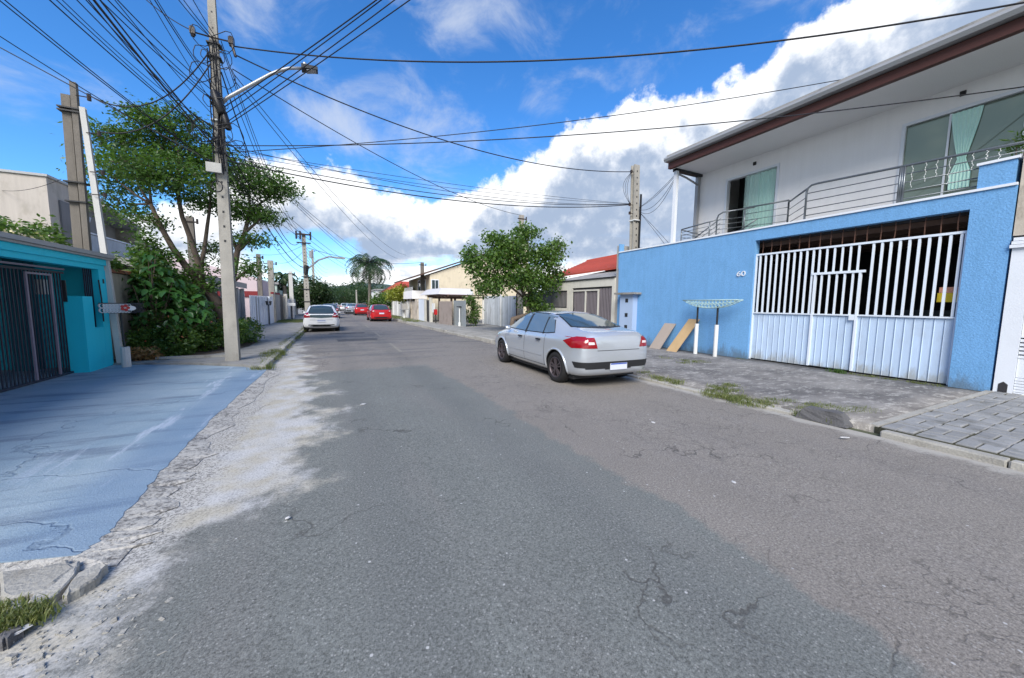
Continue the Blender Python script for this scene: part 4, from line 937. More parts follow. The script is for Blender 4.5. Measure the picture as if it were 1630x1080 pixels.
mbx = thing('rubbish_stand', 'grey box-like rubbish stand on a white post beside the yellow-green tree', 'rubbish stand', (6.25, 36.5, .1)); bx('box', greyhouse, mbx, 6.0, 6.5, 36.0, 36.9, 1.0, 1.55); bx('tray', eave_gray, mbx, 5.9, 6.6, 35.9, 37.0, .94, .997); MB().tube([(6.25, 36.45, .08), (6.25, 36.45, .94)], .11, 8).obj('post', whitepaint, mbx)
# cream house
cy = 33.0
ch = thing('cream_house', 'cream two-storey house with blank side wall and small balcony behind the awning', 'house', (10, 36, 0))
cA = AY(684, 440, cy); 
MB().loft([[(7.95, cy, 0), (18, cy, 0), (18, cy, 7.9), (7.95, cy, 4.15)], [(7.95, 43, 0), (18, 43, 0), (18, 43, 7.9), (7.95, 43, 4.15)]]).obj('wall', cream, ch)
MB().hexa([(6.35, cy - .25, 3.78), (18, cy - .25, 8.0), (18, 43.3, 8.0), (6.35, 43.3, 3.78), (6.35, cy - .25, 3.92), (18, cy - .25, 8.14), (18, 43.3, 8.14), (6.35, 43.3, 3.92)]).obj('roof', brown_wood, ch)
bal = bx('balcony', white_wall, ch, 6.6, 7.94, 34.2, 39, 2.0, 2.75)
for k_ in range(10): MB().tube([(6.65, 34.3 + k_ * .45, 2.75), (6.65, 34.3 + k_ * .45, 3.1)], .02, 5).obj('baluster', white_trim, bal)
for y0 in (34.6, 36.6):
    f_ = frame('window', 7.88, y0, y0 + 1.3, 2.5, 3.9, .1, .08, white_trim, ch); bx('pane', dark_glass, f_, 7.93, 7.945, y0 + .1, y0 + 1.2, 2.6, 3.8)
for k_ in range(1):
    f_ = MB(); f_.box(8.05, 8.75, cy - .04, cy - .003, 2.85, 3.75); f_ = f_.obj('window', white_trim, ch)
    bx('pane', dark_glass, f_, 8.12, 8.38, cy - .06, cy - .043, 2.92, 3.68); bx('pane', dark_glass, f_, 8.44, 8.68, cy - .06, cy - .043, 2.92, 3.68)
# low white walls behind the yellow tree, red roofed house and palm court
lw = thing('low_white_wall', 'low white garden wall with stains behind the first red car', 'wall', (6.4, 43, 0)); bx('wall', mat('stained_white', (0.62, 0.62, 0.60), 0.9, 0.1, dirt=(.3, .28, .25), dirtamt=.6), lw, 6.9, 7.0, 37.2, 52, .08, 1.75)
for k_ in range(5): bx('pier', whitepaint, lw, 6.84, 7.05, 38 + k_ * 3.2, 38.25 + k_ * 3.2, .08, 1.85)
rr_ = thing('far_red_roof_house', 'distant house with hipped red roof left of the yellow-green tree', 'house', (10, 60, 0))
bx('wall', offwhite, rr_, 7.6, 14, 56, 66, 0, 3.3)
MB().faces([(7.2, 55.6, 3.3), (14.4, 55.6, 3.3), (14.4, 66.4, 3.3), (7.2, 66.4, 3.3), (9.5, 60, 5.0), (11.5, 60, 5.0)], [(0, 1, 5, 4), (1, 2, 5), (2, 3, 4, 5), (3, 0, 4), (0, 3, 2, 1)]).obj('roof', redtile, rr_)
rr2 = thing('far_white_house', 'small white two-storey house far down the street right of the road', 'house', (8, 80, 0)); bx('wall', white_wall, rr2, 7.6, 12, 74, 84, 0, 4.0); bx('roof', greyroof, rr2, 7.3, 12.3, 73.6, 84.4, 4.003, 4.2)
for k_ in range(3): bx('window', dark_glass, rr2, 8.1 + k_ * 1.3, 8.8 + k_ * 1.3, 73.96, 73.997, 2.4, 3.3)
bx('band', mat('aqua_band', (.25, .5, .6), .7), rr2, 7.56, 7.597, 74, 84, .1, 1.6)
# ------------------------------------------------------------------ left side: teal garage
XT = -4.8
tg = thing('teal_garage', 'bright teal garage front with dark barred gate and grey roof edge', 'garage', (-5.5, 9, 0))
m1 = MB(); m1.box(XT - .22, XT, 1.5, 12.05, 2.29, 2.52)             # beam
m1.box(XT - .20, XT + .001, 11.80, 12.08, 0, 2.288)                   # pilaster
m1.box(XT - .20, XT - .001, 11.46, 11.799, 0, 0.97)                   # low wall under the barred opening
m1.box(XT - .30, XT + .0, 11.10, 11.458, 0, 1.67)                     # raised pier
m1.box(-9.5, XT - .2, 12.0, 12.08, 0, 2.5)
m1.obj('wall', teal, tg)
bx('beam_moulding', teal, tg, XT + .001, XT + .035, 1.5, 12.08, 2.40, 2.53)
rfm = MB(); rfm.box(-10, XT + .09, 1.4, 12.2, 2.533, 2.575); rfm.box(-10, XT + .13, 1.4, 12.23, 2.578, 2.66); rfm.obj('roof', eave_gray, tg)
bx('back_wall', teal_shaded, tg, -9.5, -9.3, 1.5, 12, 0, 2.5); bx('ceiling', interior, tg, -9.3, XT - .23, 1.5, 11.99, 2.46, 2.53)
bx('inner_pilaster', teal_shaded, tg, -6.2, -5.9, 11.7, 11.99, 0, 2.45)
gp = thing('tmp', None, None, (0, 0, 0)); bpy.data.objects.remove(gp)
navy = mat('navy_iron', (0.02, 0.028, 0.05), 0.5, 0.2)
XB = -5.06
gf = MB(); gf.box(XB - .02, XB + .02, 3.0, 11.1, 2.13, 2.17); gf.box(XB - .02, XB + .02, 3.0, 11.1, 0.03, 0.07)
gf = gf.obj('sliding_gate', navy, tg)
y_ = 6.6
while y_ < 11.08: bx('bar', navy, gf, XB - .009, XB + .009, y_, y_ + .018, .07, 2.13); y_ += .088
lil = mat('faded_lilac_iron', (0.22, 0.19, 0.24), 0.5, 0.2)
dfr = MB(); dfr.box(XB + .021, XB + .05, 9.96, 10.0, .08, 2.06); dfr.box(XB + .021, XB + .05, 10.62, 10.66, .08, 2.06); dfr.box(XB + .021, XB + .05, 9.96, 10.66, 2.063, 2.10); dfr.obj('door_frame', lil, tg)
bx('top_track', lil, tg, XB + .05, XB + .08, 3, 11.0, 2.20, 2.235)
for i in range(5): bx('window_bar', navy, tg, XT - .12, XT - .10, 11.47 + i * .07, 11.485 + i * .07, .975, 2.285)
MB().tube([(XT + .03, 11.70, 2.05), (XT + .05, 11.70, 1.6), (XT + .05, 11.70, 1.1)], .014, 6).obj('hasp_rod', dark_m, tg)
bx('intercom', whitepaint, tg, XT - .62, XT - .5, 11.0, 11.12, 1.70, 2.0); bx('bracket', dark_m, tg, XT - .28, XT - .22, 11.06, 11.095, 1.55, 2.0)
bx('number_plate', dark_m, tg, XT + .002, XT + .012, 11.93, 11.98, 1.98, 2.08)
# things stored inside
cr_ = thing('stacked_crates', 'pale slatted crates standing inside the teal garage behind the gate', 'crates', (-6.4, 10.9, 0))
for k_ in range(2):
    for q in range(6): bx('slat', whitepaint, cr_, -6.5, -6.45, 10.7 + q * .09, 10.75 + q * .09, .15 + k_ * .35, .42 + k_ * .35)

# ------------------------------------------------------------------ boundary wall, posts, houses at left
sw_ = thing('stained_wall', 'stained beige boundary wall with tile coping between the white post and the big shrub', 'wall', (-5.1, 14, 0))
bx('wall', beige_wall, sw_, -5.35, -5.15, 12.1, 19.5, 0, 2.30)
m1 = MB(); 
for k_ in range(26): MB().prism([(-5.42, 2.31), (-5.08, 2.31), (-5.14, 2.40), (-5.25, 2.43), (-5.36, 2.40)], 'y', 12.12 + k_ * .285, 12.39 + k_ * .285).obj('coping_tile', mat('terracotta_tile', (0.30, 0.11, 0.06), 0.85, 0.2, rand=.15, dirt=(.5, .46, .4), dirtamt=.5), sw_)
bx('wall_niche', dark_m, sw_, -5.149, -5.12, 13.9, 14.1, 1.25, 1.55)
wpost = pole('service_post', 'slim whitewashed concrete post leaning beside the teal garage corner', (-4.70, 12.16, 0), (-4.90, 12.05, 5.9), .12, .095, pole_light, holes=False)
m1 = MB()
for z_, s in ((5.35, 1), (4.5, -1), (4.0, 1)): m1.tube([(-4.86, 12.0, z_), (-4.66, 11.95, z_)], .012, 5); m1.tube([(-4.63, 11.95, z_ - .05), (-4.63, 11.95, z_ + .05)], .035, 8)
m1.obj('insulator_bracket', ceramic, wpost)
OY = 12.7
def o_(px, py, dy=0): return Vector([float(c) for c in AY(px, py, OY + dy)])
ob_, ot_ = o_(126, 388), o_(106, 152); ob_ = ob_ + (ob_ - ot_) * (ob_.z / (ot_.z - ob_.z))
op = pole('old_pole', 'old grey strapped pair of timber-like posts rising above the teal roof', tuple(ob_), tuple(ot_), .17, .15, pole_old, holes=False)
b2 = MB(); sb_, st_ = o_(139, 388, -.06), o_(117, 132, -.06); sb_ = sb_ + (sb_ - st_) * (sb_.z / (st_.z - sb_.z))
def ring2(f): c = sb_.lerp(st_, f); w = .052; return [c + Vector(p) for p in ((-w, -w, 0), (w, -w, 0), (w, w, 0), (-w, w, 0))]
b2.loft([ring2(k / 8) for k in range(9)]); b2.obj('second_shaft', pole_old, op)
for z_ in (5.95, 6.02, 4.35, 3.9):
    c = ob_.lerp(ot_, z_ / ot_.z); MB().box(c.x - .12, c.x + .24, 12.55, 12.82, z_, z_ + .03).obj('strap', dark_m, op)
m1 = MB(); it_ = st_ + Vector((.05, -.08, -.3)); m1.tube([it_, it_ + Vector((.22, 0, 0))], .012, 5); m1.tube([it_ + Vector((.22, 0, -.07)), it_ + Vector((.22, 0, .08))], .04, 8); m1.obj('insulator', ceramic, op)
# rubbish basket on the left
lb = thing('rubbish_basket', 'metal rubbish cradle with pale scrolls and a red flower beside the teal wall', 'rubbish basket', (-4.45, 11.9, 0))
p0 = AY(150, 487, 11.4); p1 = AY(226, 487, 12.6)
a_ = Vector((float(p0[0]), 11.6, 1.52)); b_ = Vector((float(AY(226, 487, 11.9)[0]), 11.9, 1.52))
L_ = (b_ - a_); ux = L_.normalized(); uy = Vector((-ux.y, ux.x, 0))
m1 = MB()
for s in (-.14, .14):
    m1.tube([a_ + uy * s, b_ + uy * s], .010, 5); m1.tube([a_ + uy * s * .7 + ux * .12 - Vector((0, 0, .22)), b_ + uy * s * .7 - ux * .12 - Vector((0, 0, .22))], .010, 5)
for e_ in (a_, b_): m1.tube([e_ - uy * .14, e_ + uy * .14], .01, 5)
m1.obj('frame', dark_m, lb)
nn = 13
for k_ in range(nn):
    c = a_ + L_ * ((k_ + .5) / nn)
    for s in (-.14, .14):
        m2 = MB()
        for zz in (-.055, -.165):
            m2.tube([c + uy * s * (1 + zz) + ux * (.038 * math.cos(q * math.pi / 4)) + Vector((0, 0, zz + .05 * math.sin(q * math.pi / 4))) for q in range(9)], .009, 4)
        m2.obj('scroll', dark_m if k_ > 8 else whitepaint, lb)
m2 = MB(); c = a_ + L_ * .56 - uy * .16 + Vector((0, 0, -.1)); 
for q in range(5):
    an = q * 1.257; m2.loft([[c + ux * (.05 * math.cos(an) + .035 * math.cos(k * 1.05)) + Vector((0, 0, .05 * math.sin(an) + .035 * math.sin(k * 1.05))) + uy * dd for k in range(6)] for dd in (0, -.012)])
m2.obj('flower_ornament', red_paint2, lb)
c = a_ + L_ * .70 - uy * .16 + Vector((0, 0, -.11)); m2 = MB(); m2.loft([[c + ux * (.085 * math.cos(k * .628)) + Vector((0, 0, .055 * math.sin(k * .628))) + uy * dd for k in range(10)] for dd in (0, -.01)]); m2.obj('oval_plate', whitepaint, lb)
bs = G(202, 586); MB().tube([(bs[0], bs[1], 0), (bs[0], bs[1], .5)], .085, 10).obj('post_foot', pole_light, lb); MB().tube([(bs[0], bs[1], .4), (bs[0] - .03, bs[1] + .02, 1.32)], .02, 8).obj('stem', dark_m, lb)

# large beige house, far left
bh = thing('beige_house', 'large beige rendered house with stained blank wall above the teal roof', 'house', (-10, 21, 0))
m1 = MB(); m1.box(-22, -8.35, 18, 21.3, 0, 5.62); wl_ = m1.obj('wall', offwhite if False else mat('beige_parapet', (0.50, 0.46, 0.42), 0.9, 0.06, .8, streak=.2, dirt=(.33, .30, .25), dirtamt=.5), bh)
bx('wall_extension', greyhouse, bh, -14, -9.5, 21.303, 30, 0, 4.9)
bx('parapet_cap', eave_gray, bh, -22, -8.30, 17.95, 21.35, 5.623, 5.70)
bx('recess_shade', mat('recess_shade_grey', (.20, .20, .21), .8, streak=.2), bh, -8.349, -8.30, 18.5, 21.2, 3.6, 5.0)  # flat darker panel on the wall stands in for the shaded recess
MB().tube([(-8.25, 19.0, 4.1), (-8.2, 19.6, 4.2), (-8.2, 19.9, 4.7)], .05, 8).obj('downpipe', whitepaint, bh, True)
# gray balcony house further
gh = thing('grey_balcony_house', 'grey house with flat roof slab and net-covered balcony behind the white post', 'house', (-8, 22, 0))
GX_ = -8.3
q1 = AX(172, 386, GX_); q2 = AX(222, 393, GX_); q0 = AX(138, 327, GX_); q3 = AX(222, 368, GX_)
yA, yB = float(q0[1]), float(q2[1]); zr0, zr1, zc = float(q0[2]), float(q3[2]), float(q2[2])
bx('wall', greyhouse, gh, -12, GX_ - .9, yA, yB, 0, zr1 - .3)
MB().hexa([(-14, yA, zr0), (GX_ + .5, yA, zr0), (GX_ + .1, yB + .1, zr1), (-14, yB, zr1), (-14, yA, zr0 + .16), (GX_ + .5, yA, zr0 + .16), (GX_ + .1, yB + .1, zr1 + .16), (-14, yB, zr1 + .16)]).obj('roof_slab', mat('pale_slab', (.36, .35, .33), .9, .1), gh)
bx('balcony_wall', greyhouse, gh, GX_ - .15, GX_, yA, yB, zc - 1.0, zc - .06); bx('balcony_cap', white_trim, gh, GX_ - .2, GX_ + .03, yA, yB, zc - .057, zc)
bx('end_wall', beige_wall, gh, GX_ - .9, GX_, yB + .003, yB + .25, 0, zr1 + .0)
bx('inner_shade', greyhouse, gh, GX_ - .89, GX_ - .8, (yA + yB) / 2 + .2, yB - .01, zc, zr1 + .2)
bx('netting', mesh_fabric, gh, GX_ + .05, GX_ + .07, yA - .2, yB, zc - 1.2, zc - .1)
bx('window', dark_glass, gh, GX_ - .89, GX_ - .86, yA + .3, yA + 1.2, zc + .2, zc + 1.0)
# low grey house with garage openings, left behind the tree
lgz = thing('low_grey_house', 'low grey house with pitched slab roof and brick-red base behind the tree and pole', 'house', (-6, 21, 0))
m1 = MB(); wall_x(m1, -5.3, -5.1, 19.6, 28.3, 0, 2.35, [(20.2, 22.0, .9, 2.1), (22.6, 24.6, 0.05, 2.1), (25.2, 27.6, 0.9, 2.1)]); m1.box(-11, -5.3, 19.6, 19.8, 0, 2.35); m1.obj('wall', mat('cool_grey_render', (.40, .42, .44), .9, .08), lgz)
MB().hexa([(-11, 19.3, 3.9), (-4.85, 19.3, 2.4), (-4.85, 28.5, 2.4), (-11, 28.5, 3.9), (-11, 19.3, 4.05), (-4.85, 19.3, 2.72), (-4.85, 28.5, 2.72), (-11, 28.5, 4.05)]).obj('roof', greyhouse, lgz)
for k_ in range(6): bx('column', pole_light, lgz, -5.08, -4.92, 20.1 + k_ * 1.55, 20.28 + k_ * 1.55, .07, 2.39)
bx('brick_base', mat('brick_red_base', (.35, .12, .08), .9, .2), lgz, -5.09, -5.0, 22.7, 25.2, .07, .9)
bx('inside', interior, lgz, -6.4, -6.3, 19.9, 28.2, 0, 2.3)
# white sheet gate wall
sg = thing('white_gate_wall', 'white painted sheet gate and wall on the left pavement with grey posts', 'gate', (-4.2, 28, 0))
for k_ in range(10): bx('panel', mat('white_sheet', (.70, .74, .80), .6, .05, rand=.05, streak=.06), sg, -4.30 + .03 * k_, -4.25 + .03 * k_, 25.7 + k_ * .42, 26.1 + k_ * .42, .08, 1.95)
for yy, xx in ((26.9, -4.2), (27.4, -4.16), (29.7, -3.98)): bx('post', eave_gray, sg, xx, xx + .06, yy, yy + .07, .08, 1.9)
bx('end_panel', white_trim, sg, -3.98, -3.86, 29.95, 31.6, .08, 1.95)
bs2 = fan_basket('rubbish_basket', 'dark wire rubbish basket on a post in front of the white sheet gate', -3.75, 28.6, 1.62, .45, dark_m, dark_m)
MB().tube([(-3.75, 28.6, .08), (-3.75, 28.6, 1.4)], .025, 6).obj('post', dark_m, bs2)
pk = thing('pink_house', 'pale pink house side with maroon band beyond the white sheet gate', 'house', (-8, 34, 0)); bx('wall', pinkish, pk, -14, -5.0, 33, 42, 0, 3.3)
MB().prism([(-14, 3.3), (-5.0, 3.3), (-5.0, 3.35), (-9.5, 4.6)], 'y', 33.0, 42).obj('gable', pinkish, pk); bx('band', redband, pk, -14, -4.98, 32.9, 32.997, 1.95, 2.35)
mt = thing('mint_house', 'pale mint green house wall beyond the pink house', 'house', (-7, 46, 0)); bx('wall', mint, mt, -12, -4.9, 43, 50, 0, 3.3); bx('roof', greyroof, mt, -12.3, -4.7, 42.8, 50.2, 3.303, 3.5)
gw = thing('grey_pillar_wall', 'grey front wall with dark doorway and cream pillar beyond the white gate', 'wall', (-3.8, 34, 0))
bx('wall', greyhouse, gw, -4.0, -3.85, 31.8, 35.4, .08, 2.15); bx('dark_door', dark_m, gw, -3.95, -3.85, 35.45, 37.2, .08, 2.2); bx('pillar', cream, gw, -3.95, -3.7, 37.25, 38.0, .08, 2.1); bx('maroon_cap', redband, gw, -4.02, -3.83, 31.8, 35.4, 2.153, 2.3)
bx('white_wall', whitepaint, gw, -3.9, -3.8, 40, 52, .08, 1.9); bx('pillar', offwhite, gw, -3.95, -3.7, 39.0, 39.6, .08, 2.3)
rbb = thing('rubbish_stand', 'white topped rubbish stand beside the cream pillar on the left pavement', 'rubbish stand', (-3.1, 36.5, .07)); bx('tray', whitepaint, rbb, -3.45, -2.85, 36.2, 36.8, 1.25, 1.5); MB().tube([(-3.15, 36.5, .07), (-3.15, 36.5, 1.25)], .05, 6).obj('post', dark_m, rbb)
bn = thing('white_banner', 'tall curved white banner standing left of the road beyond the white car', 'banner', (-1.2, 52, 0)); MB().hexa([(-1.6, 52, .5), (-1.05, 52, .5), (-1.15, 52, 3.3), (-1.6, 52, 3.6), (-1.6, 52.05, .5), (-1.05, 52.05, .5), (-1.15, 52.05, 3.3), (-1.6, 52.05, 3.6)]).obj('cloth', whitepaint, bn); MB().tube([(-1.62, 52, 0), (-1.62, 52, 3.4), (-1.5, 52, 3.75), (-1.25, 52, 3.6)], .03, 6).obj('mast', lamp_m, bn)

# ------------------------------------------------------------------ utility poles
P1B = (-2.36, 11.61, 0.05); P1T = (-2.34, 11.61, 10.2)
P1 = pole('utility_pole', 'tall concrete street pole with lamp arm beside the blue driveway', P1B, P1T, .29, .125, pole_conc)
px_ = lambda z: P1B[0] + (P1T[0] - P1B[0]) * z / 10.2
def at1(px, py): return Vector([float(c) for c in AY(px, py, 11.61)])
arm = MB(); arm.tube([at1(352, 166), at1(362, 156), at1(395, 138), at1(430, 119), at1(445, 113), at1(460, 109), at1(482, 109)], [.045] * 5 + [.04, .035], 8)
lampo = arm.obj('lamp_arm', lamp_m, P1, True)
hd = MB(); c0 = at1(480, 109); c1 = at1(506, 113)
hd.hexa([c0 + Vector((0, -.13, -.04)), c1 + Vector((0, -.11, -.03)), c1 + Vector((0, .11, -.03)), c0 + Vector((0, .13, -.04)), c0 + Vector((0, -.12, .07)), c1 + Vector((0, -.1, .05)), c1 + Vector((0, .1, .05)), c0 + Vector((0, .12, .07))])
hdo = hd.obj('lamp_head', dark_m, lampo)
MB().tube([c0 + Vector((.08, 0, .06)), c0 + Vector((.08, 0, .15))], .045, 8).obj('photocell', lamp_m, lampo)
MB().hexa([c0 + Vector((.12, -.1, -.055)), c1 + Vector((-.04, -.09, -.045)), c1 + Vector((-.04, .09, -.045)), c0 + Vector((.12, .1, -.055)), c0 + Vector((.12, -.1, -.042)), c1 + Vector((-.04, -.09, -.032)), c1 + Vector((-.04, .09, -.032)), c0 + Vector((.12, .1, -.042))]).obj('lens', lamp_m, lampo)
for (pxa, pya, pxb, pyb, dm) in ((338, 150, 356, 188, .19), (352, 182, 366, 212, .15)):
    a = at1(pxa + 4, pya) + Vector((.02, -.16, 0)); b = at1(pxb, pyb) + Vector((.02, -.2, 0))
    MB().tube([a, a.lerp(b, .06), a.lerp(b, .94), b], [dm * .35, dm * .5, dm * .5, dm * .35], 8).obj('junction_box', black_m, P1, True)
br = MB()
for s in (-1, 1):
    z_ = at1(342, 65).z; br.tube([(px_(8), 11.5, z_), (px_(8) + s * .30, 11.45, z_ - .02)], .018, 5); br.obox((px_(8) + s * .36, 11.45, z_), (.10, .10, .14)); br.tube([(px_(8) + s * .36, 11.45, z_ - .12), (px_(8) + s * .36, 11.45, z_ + .1)], .04, 7)
br.tube([(px_(8) + .36, 11.45, z_), (px_(8) + .44, 11.42, z_ - .35)], .03, 6)
br.obj('insulator_bracket', ceramic, P1)
for z_ in (7.7, 7.4, 6.35, 5.95, 5.2): bx('band', dark_m if z_ != 5.95 else whitepaint, P1, px_(z_) - .135, px_(z_) + .135, 11.49, 11.73, z_, z_ + .03)
cc_ = at1(345, 272); bx('sign_box', box_gray, P1, cc_.x - .16, cc_.x + .14, 11.38, 11.46, cc_.z - .1, cc_.z + .12)
# climbing cables strapped to the pole and jumper loops
cl = MB()
for k_ in range(9):
    xo = random.uniform(-.13, .13); pts = [(px_(z) + xo + .03 * math.sin(z * 3 + k_), 11.47 + .02 * math.cos(z * 5 + k_), z) for z in np.linspace(random.uniform(4.4, 5.6), random.uniform(6.3, 7.9), 12)]
    cl.tube(pts, .012, 4)
cl.obj('riser_cable', cable_m, P1)
lo = MB()
for k_ in range(16):
    c = Vector((px_(7), 11.45, random.choice([7.7, 7.3, 6.9, 6.3, 5.6, 5.2]))); r1 = random.uniform(.15, .5); sd = random.choice([-1, 1]); ph = random.uniform(0, .6)
    lo.tube([c + Vector((sd * r1 * (math.sin(t * .35)) * 1.2, -.05 - .1 * math.sin(t * .3), -r1 * .9 * math.sin(t * .62 + ph) * .7 + .02 * math.cos(t * 2))) for t in range(10)], .009, 4)
lo.obj('jumper_loop', cable_m, P1)
cm = MB(); cc_ = at1(348, 300)
for k_ in range(3): cm.tube([cc_ + Vector((.10 * math.cos(q * .524) + .02, -.17 - k_ * .012, .13 * math.sin(q * .524))) for q in range(13)], .009, 4)
cm.obj('cable_coil', cable_m, P1)

P2y = 31.0; P2B = Vector((-1.95, P2y, .05)); P2T = Vector((-2.0, P2y, 6.75))
q_ = AY(499, 500, P2y); P2B.x = float(q_[0]) - .35; P2T = Vector([float(c) for c in AY(483, 372, P2y)]); 
P2 = pole('utility_pole', 'second concrete street pole with crossarm and lamp behind the white car', tuple(P2B), tuple(P2T), .38, .24, pole_conc)
m1 = MB(); m1.obox(P2T + Vector((0, -.2, -.1)), (1.0, .1, .1)); m1.obox(P2T + Vector((0, -.2, -.7)), (.9, .08, .08))
for s in (-.45, .45, -.2): m1.tube([P2T + Vector((s, -.2, -.45)), P2T + Vector((s, -.2, .12))], .06, 6)
m1.obj('crossarm', ceramic, P2)
MB().tube([P2T + Vector((.45, -.3, -1.75)), P2T + Vector((.45, -.3, -1.25))], .13, 10).obj('transformer', lamp_m, P2)
m1 = MB(); b = P2T + Vector((.1, 0, -2.6)); m1.tube([b, b + Vector((.8, 0, .75)), b + Vector((1.5, 0, 1.05)), b + Vector((2.1, 0, 1.0))], .06, 6); m1.obox(b + Vector((2.3, 0, 1.0)), (.6, .25, .12)); m1.obj('lamp_arm', lamp_m, P2)
MB().tube([P2T + Vector((.05, -.25, -2.9)), P2T + Vector((.12, -.25, -2.3))], .16, 8).obj('junction_box', black_m, P2)
for k_ in range(3): bx('band', dark_m, P2, P2B.x - .32, P2B.x + .22, P2y - .18, P2y + .18, 1.6 + k_ * .9, 1.66 + k_ * .9)

def simple_pole(px, pyt, x=None, y=None, w=.24, label='', zb=0.0, m=pole_conc, name='service_pole'):
    T = AX(px, pyt, x) if x is not None else AY(px, pyt, y)
    T = Vector([float(c) for c in T]); t = pole(name, label, (T.x + .02, T.y, zb), tuple(T), w * 1.15, w, m, holes=False)
    m1 = MB(); m1.obox(T + Vector((.0, -.1, -.25)), (w * 2.2, .06, .06)); m1.tube([T + Vector((w * 1.1, -.1, -.33)), T + Vector((w * 1.1, -.1, -.1))], .045, 6); m1.obj('insulator', ceramic, t); return T
TP4 = simple_pole(830, 343, x=11.2, w=.28, label='square service pole rising behind the leafy tree on the right')
TPR = simple_pole(672, 418, x=7.7, w=.3, label='dark slim service pole in front of the cream house', m=pole_old)
TLa = simple_pole(411, 405, y=30.5, w=.24, label='slim dark service pole behind the white sheet gate, left of two', m=pole_old)
TLb = simple_pole(430, 415, y=32.0, w=.34, label='stout grey service pole behind the white sheet gate, right of two')
TLc = simple_pole(462, 432, y=40.0, w=.3, label='pale service post between the old palm and the second street pole', m=pole_light)
TLd = simple_pole(497, 398, y=75.0, w=.35, label='far thin pole just right of the second street pole top')
TLe = simple_pole(302, 345, y=22.0, w=.26, label='grey service pole seen through the branches of the big tree', m=pole_old)
TLf = simple_pole(604, 462, y=75.0, w=.25, label='far thin aerial mast over the distant red roof', m=lamp_m)
TLg = simple_pole(567, 462, y=85.0, w=.25, label='far pole in front of the wooded end of the street', m=pole_conc)

# ------------------------------------------------------------------ overhead cables
def wire(p0, p1, sag, r=.011, n=22, label=None, group=None):
    p0 = Vector([float(c) for c in p0]); p1 = Vector([float(c) for c in p1])
    pts = [p0.lerp(p1, t / n) - Vector((0, 0, sag * 4 * (t / n) * (1 - t / n))) for t in range(n + 1)]
    o = MB().tube(pts, r * .8, 5, cap=False).obj('overhead_cable', cable_m, None, True, origin=pts[0])
    return tag(o, label, 'cable', group)
def beyond(p0, px, py, z, k=1.35):
    """far end of a cable that leaves the frame through (px, py) at height z, then runs on"""
    d = _ray(px, py); q = CAM + d * ((z - CAMH) / d[2]); q = Vector([float(c) for c in q]); p0 = Vector(p0); return p0 + (q - p0) * k
g1 = 'cables from the near lamp pole back over the teal garage'
ORD = ['first', 'second', 'third', 'fourth', 'fifth', 'sixth', 'seventh', 'eighth', 'ninth', 'tenth', 'eleventh', 'twelfth', 'thirteenth', 'fourteenth', 'fifteenth', 'sixteenth', 'seventeenth', 'eighteenth']
fan = sorted([(237, 158, 0, 5.4, .020, .1), (230, 166, 0, 5.45, .014, .08), (165, 173, 0, 6.5, .012, .15), (163, 182, 0, 6.55, .012, .12), (150, 199, 0, 6.8, .012, .15), (215, 134, 0, 5.9, .010, .12), (220, 144, 0, 5.9, .010, .08),
        (225, 96, 0, 5.8, .012, .15), (228, 101, 0, 5.8, .009, .1), (205, 129, 0, 6.1, .008, .3), (148, 251, 0, 6.9, .012, .1), (140, 257, 0, 7.0, .009, .15), (70, 287, 0, 7.9, .011, .05), (66, 295, 0, 7.95, .011, .06), (62, 309, 0, 8.0, .011, .05), (240, 150, 0, 5.3, .010, .1), (190, 190, 0, 6.3, .009, .1), (175, 243, 0, 6.6, .008, .1)], key=lambda q: q[1])
for i, (pya, px, py, z, r, sag) in enumerate(fan):
    a = at1(345, pya); wire(a, beyond(a, px, py, z, 1.6), sag, r, label=ORD[i] + ' from the left of the cables fanning from the lamp pole to the top edge', group=g1)
g2 = 'cables from the near lamp pole up over the road'
for i, (pxa, pya, px, py, z, r) in enumerate(((376, 160, 596, 0, 7.4, .015), (372, 172, 604, 0, 7.4, .013), (370, 187, 625, 0, 7.3, .013), (370, 192, 649, 0, 7.3, .013))):
    a = at1(352, pya + 14); wire(a, beyond(a, px, py, z, 1.3), .04, r, label=ORD[i] + ' from the left of four cables rising past the lamp head to the top edge', group=g2)
for i, (px0, py0, px, py, z, r, sag) in enumerate(((235, 190, 0, 51, 5.8, .010, .1), (240, 187, 7, 0, 6.2, .012, .1), (247, 182, 16, 0, 6.2, .012, .1))):
    a = at1(340, 262); wire(a, beyond(a, px, py, z, 1.3), sag, r, label=['lowest', 'middle', 'upper'][i] + ' of three cables running through the tree crown to the top left corner', group='cables through the tree crown to the left edge')
a = st_ + Vector((0, 0, .03)); wire(at1(345, 262), beyond(a, 0, 76, 6.8, 1.0), .0, .014, label='cable passing over the tip of the old strapped poles')
wire(it_ + Vector((.22, 0, .05)), at1(338, 75), .7, .018, label='thick service cable sagging from the old strapped poles to the lamp pole')
wire((-4.66, 11.95, 5.4), at1(336, 100), .55, .018, label='thick service cable sagging from the whitewashed post to the lamp pole')
a = at1(336, 60); wire(a, beyond(a, 239, 0, 9, 1.2), .15, .015, label='drop cable from the insulators at the lamp pole towards the top left')
wire((-5.6, 12.6, 4.4), AX(-40, 290, -12), .3, .008, label='thin cable from the old poles over the beige house')
